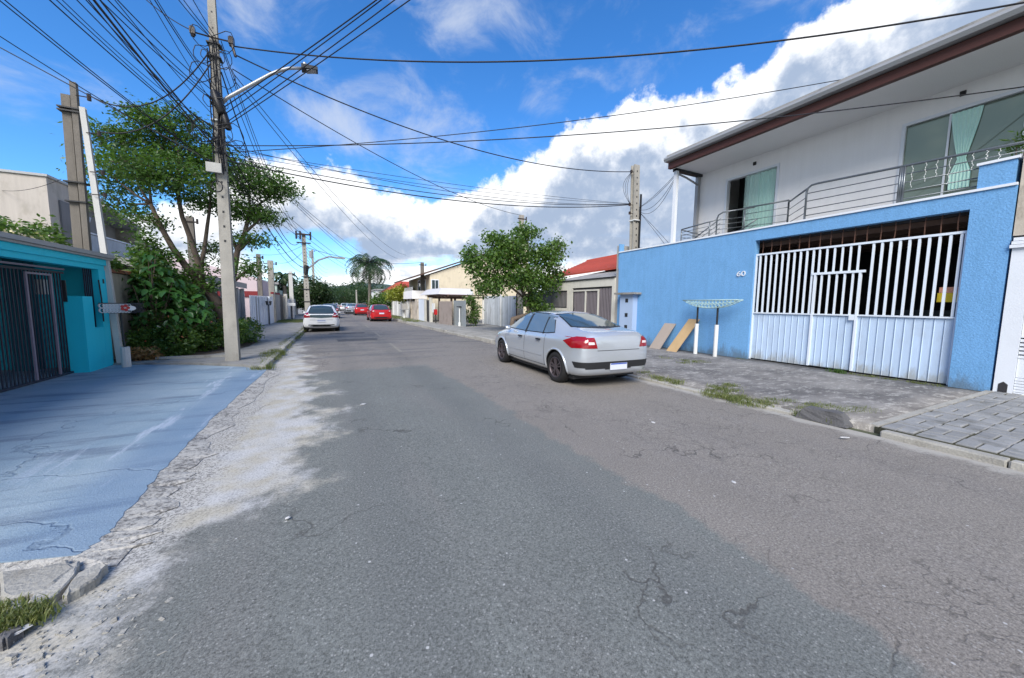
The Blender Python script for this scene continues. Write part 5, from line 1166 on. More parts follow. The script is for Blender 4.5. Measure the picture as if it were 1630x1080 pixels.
# crossings to the right
a = at1(372, 74); e = beyond(a, 1600, 0, 6.5, 1.04); wire(a, e, .62, .02, 40, label='heavy twisted cable crossing the whole sky to the top right corner')
P3T = Vector((11.5, 12.1, 7.2)); wire(at1(375, 88), P3T, .75, .02, 40, label='heavy cable sagging from the lamp pole to the blue wall pole tip')
wire(at1(370, 110), TP4, .55, .016, 34, label='cable from the lamp pole down to the service pole behind the leafy tree')
for k_ in range(2): wire(at1(372, 118 + 9 * k_), Vector((7.2, 40 + 4 * k_, 6.6)), .9, .012, 34, label=['upper', 'lower'][k_] + ' cable of the pair running from the lamp pole down to the right side roofs', group='pair of cables to the right side roofs')
a = at1(366, 232); e = beyond(a, 1630, 117, 6.15, 1.2); wire(a, e, .45, .014, 34, label='cable running level from the lamp pole and past the white house wall')
a = at1(366, 243); e = beyond(a, 1418, 95, 7.6, 1.25); wire(a, e, .4, .012, 34, label='cable rising from the lamp pole to above the eaves of the white house')
P3M = Vector((11.48, 12.1, 5.85))
for k_, (dz, r, sg_) in enumerate(((0, .020, .48), (.02, .014, .40), (.04, .008, .22), (.04, .008, .14), (.03, .010, .44))): wire(at1(362, 256 - k_ * 6) , P3M + Vector((0, 0, dz)), sg_, r, 30, label=['thickest and lowest', 'medium', 'thin second-highest', 'thin topmost', 'slim lower'][k_] + ' cable of the bundle sagging from lamp pole to blue wall pole', group='bundle between the lamp pole and the pole behind the blue wall')
for k_, (py, ty, tz, sg_) in enumerate(((215, 52, 6.2, .9), (218, 52, 6.0, 1.0), (262, 60, 6.0, .9), (275, 60, 5.8, 1.0), (290, 64, 5.6, .9), (225, 50, 6.4, .6))): wire(at1(362, py), Vector((6.6, ty, tz)), sg_, .011, 34, label=ORD[k_] + ' of six low cables crossing the white cloud to the far right roofs', group='low cables crossing to the far right roofs')
# along the street to the second pole
for k_, (py, dz, r, sg_) in enumerate(((66, 0, .012, .9), (72, 0, .012, 1.1), (100, -.7, .012, 1.0), (115, -.7, .02, 1.5), (215, -2.2, .02, .7), (225, -2.4, .014, .8), (235, -2.5, .014, .7), (245, -2.6, .012, .7), (262, -2.8, .012, .5))): wire(at1(352, py), P2T + Vector((random.uniform(-.4, .4), -.2, dz)), sg_, r, 30, label=ORD[k_] + ' from the top of the cables from lamp pole to second street pole', group='cables between the first and second street poles')
for k_ in range(5): wire(P2T + Vector((-.4 + .2 * k_, 0, -.1 - .6 * k_)), Vector((-.5, 75, 7.5 - .6 * k_)), .6, .016, 14, label=ORD[k_] + ' from the top of the cables leading on beyond the second street pole', group='cables beyond the second street pole')
wire(TLa, P2T + Vector((0, 0, -.8)), .3, .012, label='thin cable from the left service pole to the second street pole')
wire(TLb, P2T + Vector((0, 0, -1.2)), .5, .014, label='sagging cable from the stout service pole to the second street pole')
wire(P2T + Vector((.2, 0, -1.0)), TPR, .5, .02, 24, label='cable crossing the road from the second street pole to the dark service pole')
for k_, (z0, z1, sg_) in enumerate(((6.0, 6.35, .08), (6.0, 6.3, .12), (5.9, 6.2, .55), (5.95, 6.25, .4))): wire((11.9, 12.05, z0 - .25), (11.32, YC - .05, z1), sg_, .010, label=['upper taut', 'lower taut', 'deep looping', 'shallow looping'][k_] + ' service cable from the pole behind the blue wall to the eaves', group='service cables to the eaves corner')
for k_ in range(2): wire((11.95, 12.05, 5.6), (12.3 + .1 * k_, 10.6 + .3 * k_, 4.0), -.02, .009, label=['left', 'right'][k_] + ' stay wire slanting from the pole behind the blue wall to the terrace', group='stay wires by the terrace')
lp = MB()
for k_ in range(3): lp.tube([P3T.lerp(P3M, t / 8) + Vector((-.45 * math.sin(t / 8 * math.pi) * (1 - .25 * k_), 0, 0)) for t in range(9)], .010, 4)
lp.obj('drop_loop', cable_m, p3)
# ------------------------------------------------------------------ cars
def car(kind, name, label, pos, rot, paint, rims, lod=2, group=None, glass=car_glass):
    """local frame: rear bumper at y=0, front at y=L, x across, z up; root placed at the middle"""
    if kind == 'sedan':
        L = 4.50; st = [(0.00, .60, .40, .86, .98), (0.05, .80, .26, .93, 1.075), (0.28, .865, .21, .965, 1.115), (0.60, .885, .19, .965, 1.125),
                        (1.42, .89, .18, .96, 1.425), (2.05, .89, .18, .945, 1.462), (2.72, .89, .18, .925, 1.425), (3.50, .885, .19, .90, .99), (4.05, .85, .20, .80, .87), (4.40, .74, .23, .66, .72), (4.50, .55, .32, .56, .60)]
        wheels = (0.86, 3.56); wr = .325
        sidewin = [(1.02, 1.03), (1.30, 1.34), (1.65, 1.385), (2.35, 1.40), (2.72, 1.36), (3.22, 1.00), (2.2, .985), (1.3, 1.0)]
        pillars = [[(1.40, .97), (1.44, .97), (1.50, 1.42), (1.46, 1.42)], [(2.18, .95), (2.26, .95), (2.22, 1.43), (2.14, 1.43)]]
        rear = [(-.60, 1.16), (-.47, 1.375), (0, 1.405), (.47, 1.375), (.60, 1.16), (0, 1.14)]; seams = [(1.30, .24), (2.22, .24), (3.30, .26)]
        lamps = [[(.02, .80), (.12, 1.0), (.30, 1.0), (.62, .90), (.34, .78)]]
        lampr = [[(.50, .79), (.78, .79), (.82, .98), (.56, .99)]]
    else:
        L = 4.0; st = [(0.00, .62, .38, .86, .92), (0.05, .80, .26, .95, 1.00), (0.20, .855, .21, .97, 1.06), (0.32, .865, .20, .97, 1.12),
                       (0.85, .87, .18, .965, 1.44), (1.6, .87, .18, .95, 1.48), (2.35, .87, .18, .93, 1.44), (3.15, .86, .19, .90, .99), (3.6, .83, .20, .80, .88), (3.9, .73, .23, .66, .72), (4.0, .55, .32, .56, .60)]
        wheels = (0.66, 3.18); wr = .315
        sidewin = [(.80, 1.04), (1.0, 1.34), (1.3, 1.39), (2.0, 1.41), (2.4, 1.37), (2.9, 1.0), (1.9, .985), (1.1, 1.0)]
        pillars = [[(1.12, .97), (1.18, .97), (1.22, 1.43), (1.16, 1.43)], [(1.86, .95), (1.94, .95), (1.9, 1.45), (1.84, 1.45)]]
        rear = [(-.62, 1.05), (-.50, 1.37), (0, 1.42), (.50, 1.37), (.62, 1.05), (0, 1.02)]; seams = [(1.14, .24), (1.92, .24), (3.0, .26)]
        lamps = [[(.03, .78), (.14, 1.02), (.30, 1.02), (.34, .80)]]; lampr = [[(.52, .80), (.80, .78), (.80, 1.0), (.64, 1.08)]]
    mb = MB(); rings = []
    for (y, w, zb, B, T) in st:
        h = T - B
        half = [(0, zb), (.80 * w, zb), (.95 * w, zb + .05), (w, zb + .26), (w * 1.0, .60 if y not in (0, L) else .55), (.985 * w, B - .10), (.955 * w, B), (.915 * w, B + .14 * h), (.745 * w, B + .86 * h), (.64 * w, B + .965 * h), (.33 * w, T + .0), (0, T + .006)]
        rings.append([(x, y - L / 2, z) for x, z in half] + [(-x, y - L / 2, z) for x, z in half[-2:0:-1]])
    mb.loft(rings)
    tmp = mb.obj('tmpbody', paint); sm = tmp.modifiers.new('s', 'SUBSURF'); sm.levels = sm.render_levels = lod
    dg = bpy.context.evaluated_depsgraph_get(); full = bpy.data.meshes.new_from_object(tmp.evaluated_get(dg))
    b = bmesh.new(); b.from_mesh(full); bvh = BVHTree.FromBMesh(b); b.free()
    # wheel arches cut out of the subdivided shell
    tmp2 = bpy.data.objects.new('tmp2', full); COL.objects.link(tmp2)
    cutters = []
    full.materials.append(trim_black)
    for wy in wheels:
        for s in (-1, 1):
            c = MB(); c.tube([(s * .58, wy - L / 2, wr), (s * 1.1, wy - L / 2, wr)], wr + .05, 28); co = c.obj('cut', trim_black); cutters.append(co)
            mo = tmp2.modifiers.new('b', 'BOOLEAN'); mo.operation = 'DIFFERENCE'; mo.object = co; mo.solver = 'EXACT'
    dg = bpy.context.evaluated_depsgraph_get(); body = bpy.data.meshes.new_from_object(tmp2.evaluated_get(dg))
    for c in cutters: bpy.data.objects.remove(c)
    bpy.data.objects.remove(tmp2); bpy.data.objects.remove(tmp)
    body.name = 'body'
    for p in body.polygons: p.use_smooth = True
    try: body.set_sharp_from_angle(angle=math.radians(40))
    except Exception: pass
    root = thing(name, label, 'car', pos, group); root.rotation_euler = (0, 0, rot)
    def link(o): o.parent = root; return o
    bo = bpy.data.objects.new('body', body); COL.objects.link(bo); link(bo)
    Z = Vector((0, 0, 0))
    def patch(nm, poly, mode, m, off=.005, res=.07, parent=root, sgn=1):
        bm = bmesh.new(); vs = [bm.verts.new((p[0], p[1], 0)) for p in poly]; bm.faces.new(vs)
        xs = [p[0] for p in poly]; zs_ = [p[1] for p in poly]
        for axis, lo_, hi in ((0, min(xs), max(xs)), (1, min(zs_), max(zs_))):
            c = lo_ + res
            while c < hi:
                co = [0, 0, 0]; co[axis] = c; no = [0, 0, 0]; no[axis] = 1
                bmesh.ops.bisect_plane(bm, geom=bm.verts[:] + bm.edges[:] + bm.faces[:], plane_co=co, plane_no=no); c += res
        for q in bm.verts:
            a, z = q.co.x, q.co.y
            if mode == 'side': o_, d_ = Vector((2 * sgn, a - L / 2, z)), Vector((-sgn, 0, 0))
            elif mode == 'rear': o_, d_ = Vector((a * sgn, -L, z)), Vector((0, 1, 0))
            else: o_, d_ = Vector((a * sgn, L, z)), Vector((0, -1, 0))
            hit, nrm, _, _ = bvh.ray_cast(o_, d_)
            if hit is None: hit, nrm, _, _ = bvh.find_nearest(Vector((sgn * .8, a - L / 2, z)) if mode == 'side' else Vector((a * sgn, -L / 2 if mode == 'rear' else L / 2, z)))
            if nrm.dot(d_) > 0: nrm = -nrm
            q.co = hit + nrm * off
        bmesh.ops.triangulate(bm, faces=bm.faces); me = bpy.data.meshes.new(nm); bm.to_mesh(me); bm.free(); me.materials.append(m)
        for p in me.polygons: p.use_smooth = True
        o = bpy.data.objects.new(nm, me); COL.objects.link(o); o.parent = parent; return o
    grow = lambda P, k: [((p[0] - sum(q[0] for q in P) / len(P)) * k[0] + sum(q[0] for q in P) / len(P), (p[1] - sum(q[1] for q in P) / len(P)) * k[1] + sum(q[1] for q in P) / len(P)) for p in P]
    for s in (-1, 1):
        patch('window_seal', grow(sidewin, (1.025, 1.09)), 'side', trim_black, .003, sgn=s)
        patch('side_window', sidewin, 'side', glass, .007, sgn=s)
        for P in pillars: patch('pillar_trim', P, 'side', trim_black, .010, sgn=s)
        if lod > 1:
            for (y, z) in seams: patch('door_seam', [(y, z), (y + .012, z), (y + .012, .96), (y, .96)], 'side', trim_black, .002, sgn=s)
            patch('sill_seam', [(1.15, .30), (3.2, .30), (3.2, .312), (1.15, .312)], 'side', trim_black, .002, sgn=s)
            for y in ((1.55, 2.42) if kind == 'sedan' else (1.3, 2.1)):
                MB().obox((s * .895, y - L / 2, .845), (.035, .16, .03)).obj('door_handle', trim_black if kind == 'sedan' else paint, None).parent = root
            patch('side_moulding', [(1.38, .50), (3.15, .50), (3.15, .535), (1.38, .535)], 'side', trim_black if kind != 'sedan' else paint, .012, sgn=s)
        for P in lamps: patch('tail_light', P, 'side', tail_red, .006, .05, sgn=s)
        for P in lampr:
            patch('tail_light', P, 'rear', tail_red, .006, .05, sgn=s)
            cx_ = sum(q[0] for q in P) / len(P) - .03; cz_ = sum(q[1] for q in P) / len(P)
            patch('lamp_lens', [(cx_ - .07, cz_ - .025), (cx_ + .05, cz_ - .025), (cx_ + .05, cz_ + .02), (cx_ - .06, cz_ + .02)], 'rear', tail_clear, .009, .03, sgn=s)
        patch('headlight', [(.42, .60), (.68, .60), (.72, .72), (.5, .72)], 'front', tail_clear, .006, .06, sgn=s)
        mm = MB(); yb = seams[2][0] - .28; mm.loft([[Vector((s * (.88 + .12 * t), yb - L / 2 + .045 * math.cos(a), 1.0 + .055 * math.sin(a) * (1 - .15 * t))) for a in [k * math.pi / 4 for k in range(8)]] for t in (0, .6, 1)])
        mo = mm.obj('wing_mirror', paint, None, True); mo.parent = root
        # wheels
        for wy in wheels:
            x0 = s * .86; cy_ = wy - L / 2
            whl = bpy.data.objects.new('wheel', None); COL.objects.link(whl); whl.parent = root; whl.location = (x0, cy_, wr)
            t_ = MB(); prof = [(-.10, .20), (-.115, .26), (-.10, .305), (-.05, wr), (.05, wr), (.10, .305), (.115, .26), (.10, .20)]
            rg = [[(px * s * -1 * -1 - s * .09, pr * math.cos(a * math.pi / 16), pr * math.sin(a * math.pi / 16)) for px, pr in prof] for a in range(32)]
            t_.loft(rg + [rg[0]], cap=False); o = t_.obj('tyre', tyre_m, None, True); o.parent = whl
            r_ = MB(); xo = s * -.0
            t2_ = MB(); t2_.tube([(xo - s * .06, 0, 0), (xo - s * .055, 0, 0)], .205, 24); o = t2_.obj('spoke_backing', trim_black, None); o.parent = whl  # black backing disc added so the gaps between the spokes read dark
            r_.loft([[(xo + px, pr * math.cos(a * math.pi / 16), pr * math.sin(a * math.pi / 16)) for px, pr in ((s * .012, .215), (s * .018, .205), (s * .0, .19), (-s * .05, .19), (-s * .05, .215))] for a in list(range(32)) + [0]], cap=False)
            for k in range(5):
                for dq in (-.03, .03):
                    an = k * 2 * math.pi / 5 + .2; u = Vector((0, math.cos(an), math.sin(an))); v_ = Vector((0, -math.sin(an), math.cos(an))); X = Vector((s, 0, 0))
                    a0 = u * .04 + v_ * dq * .35; a1 = u * .20 + v_ * dq * 1.2
                    r_.hexa([a0 + v_ * .014 + X * -.02, a0 - v_ * .014 + X * -.02, a1 - v_ * .011 + X * -.02, a1 + v_ * .011 + X * -.02, a0 + v_ * .014 + X * .006, a0 - v_ * .014 + X * .006, a1 - v_ * .011 + X * .012, a1 + v_ * .011 + X * .012])
            r_.tube([(-s * .02, 0, 0), (s * .012, 0, 0)], .05, 12); o = r_.obj('rim', rims, None); o.parent = whl
    if lod > 1:
        for s in (-1, 1):
            for wy in wheels:
                pts = []
                for k in range(25):
                    an = math.radians(-20 + 220 * k / 24); yy_, zz_ = wy - L / 2 + (wr + .055) * math.cos(an), wr + (wr + .055) * math.sin(an)
                    if zz_ < .24: continue
                    h_ = bvh.ray_cast(Vector((2 * s, yy_, zz_)), Vector((-s, 0, 0)))[0]
                    if h_: pts.append(h_ + Vector((s * .002, 0, 0)))
                if len(pts) > 4: al = MB().tube(pts, .020, 8).obj('arch_lip', paint, None, True); al.parent = root
    patch('glass_seal', grow(rear, (1.045, 1.10)), 'rear', trim_black, .004, .09)
    patch('rear_window', rear, 'rear', dark_glass, .008, .09)
    patch('windscreen', [(-.62, 1.02), (-.50, 1.36), (0, 1.40), (.50, 1.36), (.62, 1.02), (0, .99)], 'front', glass, .006, .09)
    if kind == 'sedan':
        for s in (-1, 1): patch('bumper_insert', [(.30, .40), (.30, .53), (.76, .53), (.72, .40)], 'rear', trim_black, .007, .04, sgn=s)
        patch('bumper_insert', [(-.31, .38), (.31, .38), (.31, .53), (-.31, .53)], 'rear', trim_black, .006, .08)
        for s in (-1, 1): patch('bumper_insert', [(.02, .42), (.04, .53), (.30, .53), (.24, .42)], 'side', trim_black, .006, .05, sgn=s)
        patch('boot_seam', [(-.50, .74), (.50, .74), (.50, .75), (-.50, .75)], 'rear', trim_black, .003, .1)
        pz = .43
    else:
        patch('bumper_insert', [(-.70, .30), (.70, .30), (.62, .42), (-.62, .42)], 'rear', trim_black, .006, .1)
        patch('boot_seam', [(-.56, .66), (.56, .66), (.56, .672), (-.56, .672)], 'rear', trim_black, .004, .1)
        if paint is white_p: patch('tailgate_panel', [(-.52, .80), (0, .76), (.52, .80), (.60, 1.06), (-.60, 1.06)], 'rear', dark_glass, .006, .08)
        pz = .60 if paint is white_p else .72
    hit = bvh.ray_cast(Vector((0, -L, pz)), Vector((0, 1, 0)))[0]; yb = hit.y if hit else -L / 2
    pb = MB().obox((0, yb - .012, pz), (.40, .012, .125)).obj('number_plate', plate_m, None); pb.parent = root
    bb = MB().obox((0, yb - .020, pz + .05), (.38, .003, .022)).obj('plate_band', plate_blue, None); bb.parent = pb
    if kind == 'sedan':
        ant = MB(); ant.tube([(0, -L / 2 + 1.55, 1.45), (0, -L / 2 + 1.50, 1.53)], [.012, .006], 6); ant = ant.obj('aerial', trim_black, None); ant.parent = root
        MB().obox((0, -.28 - L / 2 + .3, 1.06), (.05, .02, .06))
    MB().box(-.75, .75, -L / 2 + .4, L / 2 - .5, .15, .26).obj('underbody', trim_black, None).parent = root
    return root
RW = G(885, 607); FWp = G(795, 576)
sx = 4.90; yrear = float(RW[1]) - .86
near_car = car('sedan', 'silver_sedan', 'silver four-door sedan with dark five-spoke wheels parked by the blue wall', (float(RW[0]) + .90, float(RW[1]) + 1.42, -.03), -.02, silver_p, rim_dark)
near_car.scale = (1.04, 1.04, 1.02)
car('hatch', 'white_hatchback', 'white hatchback with black rear window panel parked at the left kerb', (-.56, 24.3, -.03), 0.0, white_p, rim_silver)
car('hatch', 'red_hatchback', 'nearer red car, parked at the right kerb in front of the low white wall', (3.72, 34.9, -.02), 0.02, red_p, rim_silver, 2, 'red cars parked at the right kerb')
car('hatch', 'red_hatchback', 'farther red car, just left of the nearer red one along the right kerb', (3.32, 51.0, -.02), 0.0, red_p, rim_silver, 1, 'red cars parked at the right kerb')
car('sedan', 'silver_sedan', 'small silver sedan far off, half hidden behind the farther red car', (2.45, 58.0, -.02), 0.03, silver_p, rim_silver, 1)
car('hatch', 'white_hatchback', 'far white car in the middle of the street before the trees', (2.15, 78.0, -.02), 0.0, white_p, rim_silver, 1)
car('hatch', 'dark_hatchback', 'dark car largely hidden behind the white hatchback on the left', (-.25, 42.0, -.02), 0.0, grey_p, rim_silver, 1)
car('hatch', 'red_hatchback', 'small dark red car beyond the white hatchback, left side of the street', (-.15, 62.0, -.02), 0.0, mat('maroon_car_paint', (.16, .01, .02), .35, .02, coat=.8), rim_silver, 1)
car('hatch', 'white_hatchback', 'farthest white car on the left of the street before the woods', (.35, 84.0, -.02), 0.0, white_p, rim_silver, 1)
car('sedan', 'dark_sedan', 'dark parked car far off at the right kerb beyond the red cars', (3.4, 70.0, -.02), 0.0, dark_p, rim_silver, 1)

# ------------------------------------------------------------------ foliage
def leaves_mesh(name, centers, size, m, parent, origin, droop=.3, aspect=.45, up=.6):
    """one folded four-cornered leaf per centre"""
    c = np.asarray(centers, float); n = len(c)
    az_ = rng.uniform(0, 2 * np.pi, n); tl = rng.normal(-droop, .45, n)
    d = np.stack([np.cos(az_) * np.cos(tl), np.sin(az_) * np.cos(tl), np.sin(tl)], 1)
    nr = rng.normal(0, .5, (n, 3)) + np.array([0, 0, up]); s = np.cross(d, nr); s /= np.linalg.norm(s, axis=1, keepdims=True) + 1e-9
    nn = np.cross(s, d); ln = (size * rng.uniform(.6, 1.35, n))[:, None]
    V = np.stack([c, c + d * ln * .45 + s * ln * aspect * .5 + nn * ln * .06, c + d * ln, c + d * ln * .45 - s * ln * aspect * .5 + nn * ln * .06], 1).reshape(-1, 3)
    i = np.arange(n)[:, None] * 4; F = np.concatenate([i + [0, 1, 2], i + [0, 2, 3]], 0)
    return fast_mesh(name, V, F, m, parent, origin)
def clump_points(tips, per, rad, flat=.6):
    t = np.asarray(tips, float); k = rng.integers(max(1, int(per * .5)), int(per * 1.5), len(t)); idx = np.repeat(np.arange(len(t)), k)
    return t[idx] + rng.normal(0, 1, (len(idx), 3)) * rad * np.array([1, 1, flat])
def tree(name, label, cat, base, trunk, lobes, bark, leafm, leaf_size, per, rad, tips_per=1.0, group=None, r0=.16, droop=.3, aspect=.45, twig=True, seed=0, flat=.6, crown='crown'):
    """trunk: list of polylines [(x,y,z)...] with start radius; lobes: (centre, (rx,ry,rz), tips)"""
    rr = random.Random(seed); root = thing(name, label, cat, base, group); nodes = []; tb = MB()
    for pts, ra, rb_ in trunk:
        P = [Vector(p) for p in pts]; n = len(P); tb.tube(P, [ra + (rb_ - ra) * i / (n - 1) for i in range(n)], 9); nodes += [(p, ra + (rb_ - ra) * i / (n - 1)) for i, p in enumerate(P) if i > 0 or n == 1]
    tips = []
    for c, rad3, nt in lobes:
        c = Vector(c); src, sr = min(nodes, key=lambda q: (q[0] - c).length + max(0, q[0].z - c.z) * 2)
        def curve_to(a, b, bend=.12, n=7):
            L = (b - a).length; o = Vector((rr.uniform(-1, 1), rr.uniform(-1, 1), rr.uniform(-.2, .6))) * L * bend
            return [a.lerp(b, t / n) + o * math.sin(t / n * math.pi) + Vector((rr.uniform(-1, 1), rr.uniform(-1, 1), rr.uniform(-1, 1))) * L * .012 for t in range(n + 1)]
        br_ = curve_to(src, c); ra = min(sr * .8, .06 + .02 * max(rad3)); tb.tube(br_, [ra * (1 - .65 * i / 7) for i in range(8)], 6)
        loc_nodes = br_[3:]
        for k in range(nt):
            while True:
                u = Vector((rr.uniform(-1, 1), rr.uniform(-1, 1), rr.uniform(-1, 1)))
                if .25 < u.length < 1 and rr.random() < .25 + .75 * u.length: break
            tip = c + Vector((u.x * rad3[0], u.y * rad3[1], u.z * rad3[2])); tips.append(tip)
            if twig and k % 2 == 0:
                s_ = min(loc_nodes, key=lambda q: (q - tip).length); tw = curve_to(s_, tip, .1, 4); tb.tube(tw, [ra * .3, ra * .25, ra * .2, ra * .15, ra * .08], 4)
                if k % 6 == 0: loc_nodes.append(tw[2])
    tb.obj('trunk', bark, root, True)
    pts = clump_points([tuple(t) for t in tips], per, rad, flat)
    cr = leaves_mesh(crown, pts, leaf_size, leafm, root, base, droop, aspect); cr['kind'] = 'stuff'
    return root
def A15(px, py, y): return tuple(float(c) for c in AY(px, py, y))
# big spreading tree behind the near pole
T0 = A15(364, 540, 15.2); T0 = (T0[0], T0[1], 0.0); T1 = A15(352, 500, 15.2)
lob = []
for (px, py, y, rx, ry, rz, n) in ((200, 232, 15.5, .95, .9, .40, 60), (250, 205, 15.0, .8, .9, .35, 55), (180, 280, 16, .75, .9, .45, 50), (240, 265, 14.6, 1.1, 1.0, .5, 90), (300, 240, 15.5, 1.0, 1.0, .5, 80), (290, 290, 14.4, 1.1, .9, .45, 80), (345, 265, 15.0, .9, .9, .5, 70),
        (400, 285, 15.0, .9, .8, .5, 75), (440, 300, 15.0, .65, .7, .38, 60), (385, 330, 15.2, .8, .7, .38, 55), (420, 345, 15.0, .55, .5, .22, 26), (195, 325, 16.2, .6, .8, .4, 34), (225, 350, 15.6, .55, .6, .3, 22), (330, 325, 16.2, .8, .8, .35, 40), (180, 210, 15.3, .6, .6, .2, 20), (400, 380, 15.0, .55, .5, .2, 22), (395, 425, 15.0, .42, .4, .26, 20), (340, 400, 15.6, .5, .5, .3, 16), (265, 180, 15.0, .5, .6, .12, 14), (310, 200, 15.2, .55, .6, .2, 20), (225, 185, 15.0, .5, .4, .12, 12)):
    lob.append((A15(px, py, y), (rx, ry, rz), int(n * 1.25)))
tr = [([T0, A15(357, 520, 15.2), T1, A15(343, 478, 15.2), A15(322, 455, 15.2)], .20, .15),
      ([A15(322, 455, 15.2), A15(300, 430, 15.3), A15(275, 395, 15.4), A15(255, 360, 15.4), A15(240, 325, 15.4)], .12, .05),
      ([A15(322, 455, 15.2), A15(318, 425, 15.1), A15(305, 385, 15.0), A15(290, 345, 15.0), A15(283, 310, 14.9)], .10, .05),
      ([A15(318, 430, 15.1), A15(325, 400, 15.1), A15(330, 360, 15.1), A15(335, 325, 15.1)], .07, .04),
      ([T1, A15(362, 470, 15.2), A15(372, 435, 15.2), A15(378, 400, 15.2), A15(390, 370, 15.1), A15(398, 335, 15.1)], .13, .05),
      ([A15(368, 452, 15.2), A15(385, 437, 15.1), A15(400, 428, 15.0)], .06, .03), ([A15(378, 400, 15.2), A15(365, 370, 15.2), A15(352, 330, 15.2)], .06, .035)]
tree('spreading_tree', 'wide spreading dark green tree behind the near lamp pole on the left', 'tree', T0, tr, lob, bark_light, leaf_dark, .115, 26, .20, seed=3, droop=.35, aspect=.42, flat=.45)
# leafy tree right
Tb = (8.6, 17.6, .1); yy = 17.6
tr = [([Tb, (8.7, 17.6, .8), A15(842, 500, yy), A15(838, 478, yy), A15(826, 450, yy)], .15, .09), ([A15(838, 478, yy), A15(850, 450, yy), A15(856, 425, yy)], .07, .04), ([A15(838, 478, yy), A15(805, 450, yy), A15(785, 430, yy)], .07, .04)]
lob = [(A15(px, py, y), (rx, ry, rz), n) for (px, py, y, rx, ry, rz, n) in ((820, 400, 17.6, 1.25, 1.2, .85, 150), (775, 420, 17.8, 1.0, 1.0, .8, 100), (870, 410, 17.4, .75, 1.0, .7, 80), (830, 440, 17.2, 1.1, 1.0, .55, 110), (780, 455, 17.8, .8, .9, .4, 60), (868, 450, 17.4, .6, .8, .5, 50), (835, 370, 17.6, .7, .7, .25, 30), (890, 440, 17.2, .3, .4, .35, 16), (845, 478, 17.6, .4, .5, .45, 34), (750, 410, 18, .45, .6, .5, 26), (885, 390, 17.4, .4, .5, .35, 22), (790, 380, 17.8, .55, .6, .3, 26), (862, 492, 17.6, .35, .4, .3, 20))]
tree('leafy_tree', 'round leafy green tree over the board fence on the right pavement', 'tree', Tb, tr, lob, stem_m, leaf_mid, .17, 20, .21, seed=5, droop=.55, aspect=.62, flat=.8)
# shrub climbing by the fence
yy = 23.2
tree('dark_shrub', 'narrow dark shrub with reddish tips between the shelter and the board fence', 'shrub', (8.7, yy, .1), [([(8.7, yy, .1), A15(752, 500, yy), A15(750, 480, yy)], .05, .03)], [(A15(752, 503, yy), (.38, .4, .5), 44), (A15(748, 478, yy), (.32, .3, .4), 28), (A15(756, 488, yy), (.3, .3, .4), 24)], stem_m, leaf_mid, .15, 18, .14, seed=6)
# yellow-green round tree
yy = 40; tree('yellow_green_tree', 'small clipped yellow-green tree in front of the cream house', 'tree', (7.4, yy, .1), [([(7.4, yy, .1), (7.35, yy, 1.6), A15(640, 472, yy)], .12, .06)], [(A15(640, 468, yy), (1.35, 1.3, .85), 130), (A15(628, 470, yy), (.8, .8, .6), 50), (A15(652, 468, yy), (.7, .8, .7), 50)], stem_m, leaf_yel, .22, 22, .22, seed=8, droop=.1, aspect=.6)
yy = 50; tree('street_tree', 'dense dark bush-like tree between the palm trunk and the yellow-green tree', 'tree', (6.0, yy, .1), [([(6.0, yy, .1), A15(610, 478, yy)], .12, .06)], [(A15(609, 479, yy), (1.3, 1.2, 1.15), 90), (A15(600, 485, yy), (.7, .8, .8), 40)], stem_m, leaf_mid, .28, 20, .28, seed=9)
yy = 50; tree('street_tree', 'dense dark round tree just right of the second street pole', 'tree', (-1.9, yy, .1), [([(-1.9, yy, .1), A15(498, 480, yy)], .2, .1)], [(A15(497, 462, yy), (1.9, 1.8, 1.4), 140), (A15(508, 470, yy), (1.3, 1.3, 1.3), 90), (A15(486, 474, yy), (1.2, 1.3, 1.3), 80), (A15(516, 480, yy), (.7, .8, .9), 40), (A15(500, 486, yy), (1.5, 1.3, .8), 70)], stem_m, leaf_far, .30, 22, .32, seed=10)
# palms
def palm(name, label, base, top, r, n, flen, seed, m=leaf_palm, limp=.0):
    rr = random.Random(seed); root = thing(name, label, 'palm tree', base); b = Vector(base); t = Vector(top)
    MB().tube([b.lerp(t, k / 8) for k in range(9)], [r * (1.15 - .3 * k / 8) for k in range(9)], 8).obj('trunk', pole_old, root, True)
    MB().tube([t - Vector((0, 0, .5)), t, t + Vector((0, 0, .5))], [r * 1.0, r * 1.5, r * .5], 8).obj('crownshaft', leaf_palm, root, True)
    for k in range(n):
        an = k * 2.399 + rr.uniform(-.2, .2); el_ = rr.uniform(.25, 1.25) if k % 3 else rr.uniform(-.3, .2); mb = MB(); L = flen * rr.uniform(.85, 1.1)
        u = Vector((math.cos(an), math.sin(an), 0)); P = []; p = t + Vector((0, 0, .3)); e = el_; N = 12
        for i in range(N + 1):
            P.append(p.copy()); p = p + (u * math.cos(e) + Vector((0, 0, math.sin(e)))) * L / N; e -= (.17 + limp) * (1 + i * .06)
        mb.tube(P, [.035 * (1 - .8 * i / N) for i in range(N + 1)], 4)
        side = Vector((-u.y, u.x, 0))
        for i in range(1, N):
            for s in (-1, 1):
                for q in (0, .5):
                    a = P[i].lerp(P[i + 1], q); ln = L * .26 * math.sin((i + q) / N * math.pi * .9 + .25); tip = a + side * s * ln * .75 + u * ln * .25 + Vector((0, 0, -ln * rr.uniform(.35, .8)))
                    w = (P[i + 1] - P[i]).normalized() * .085; mb.poly([a - w, a + w, tip])
        mb.obj('frond', m, root)
yy = 62; palm('palm_tree', 'tall palm with full drooping crown above the farther red car', (5.3, yy, 0), A15(588, 424, yy), .22, 30, 4.8, 4)
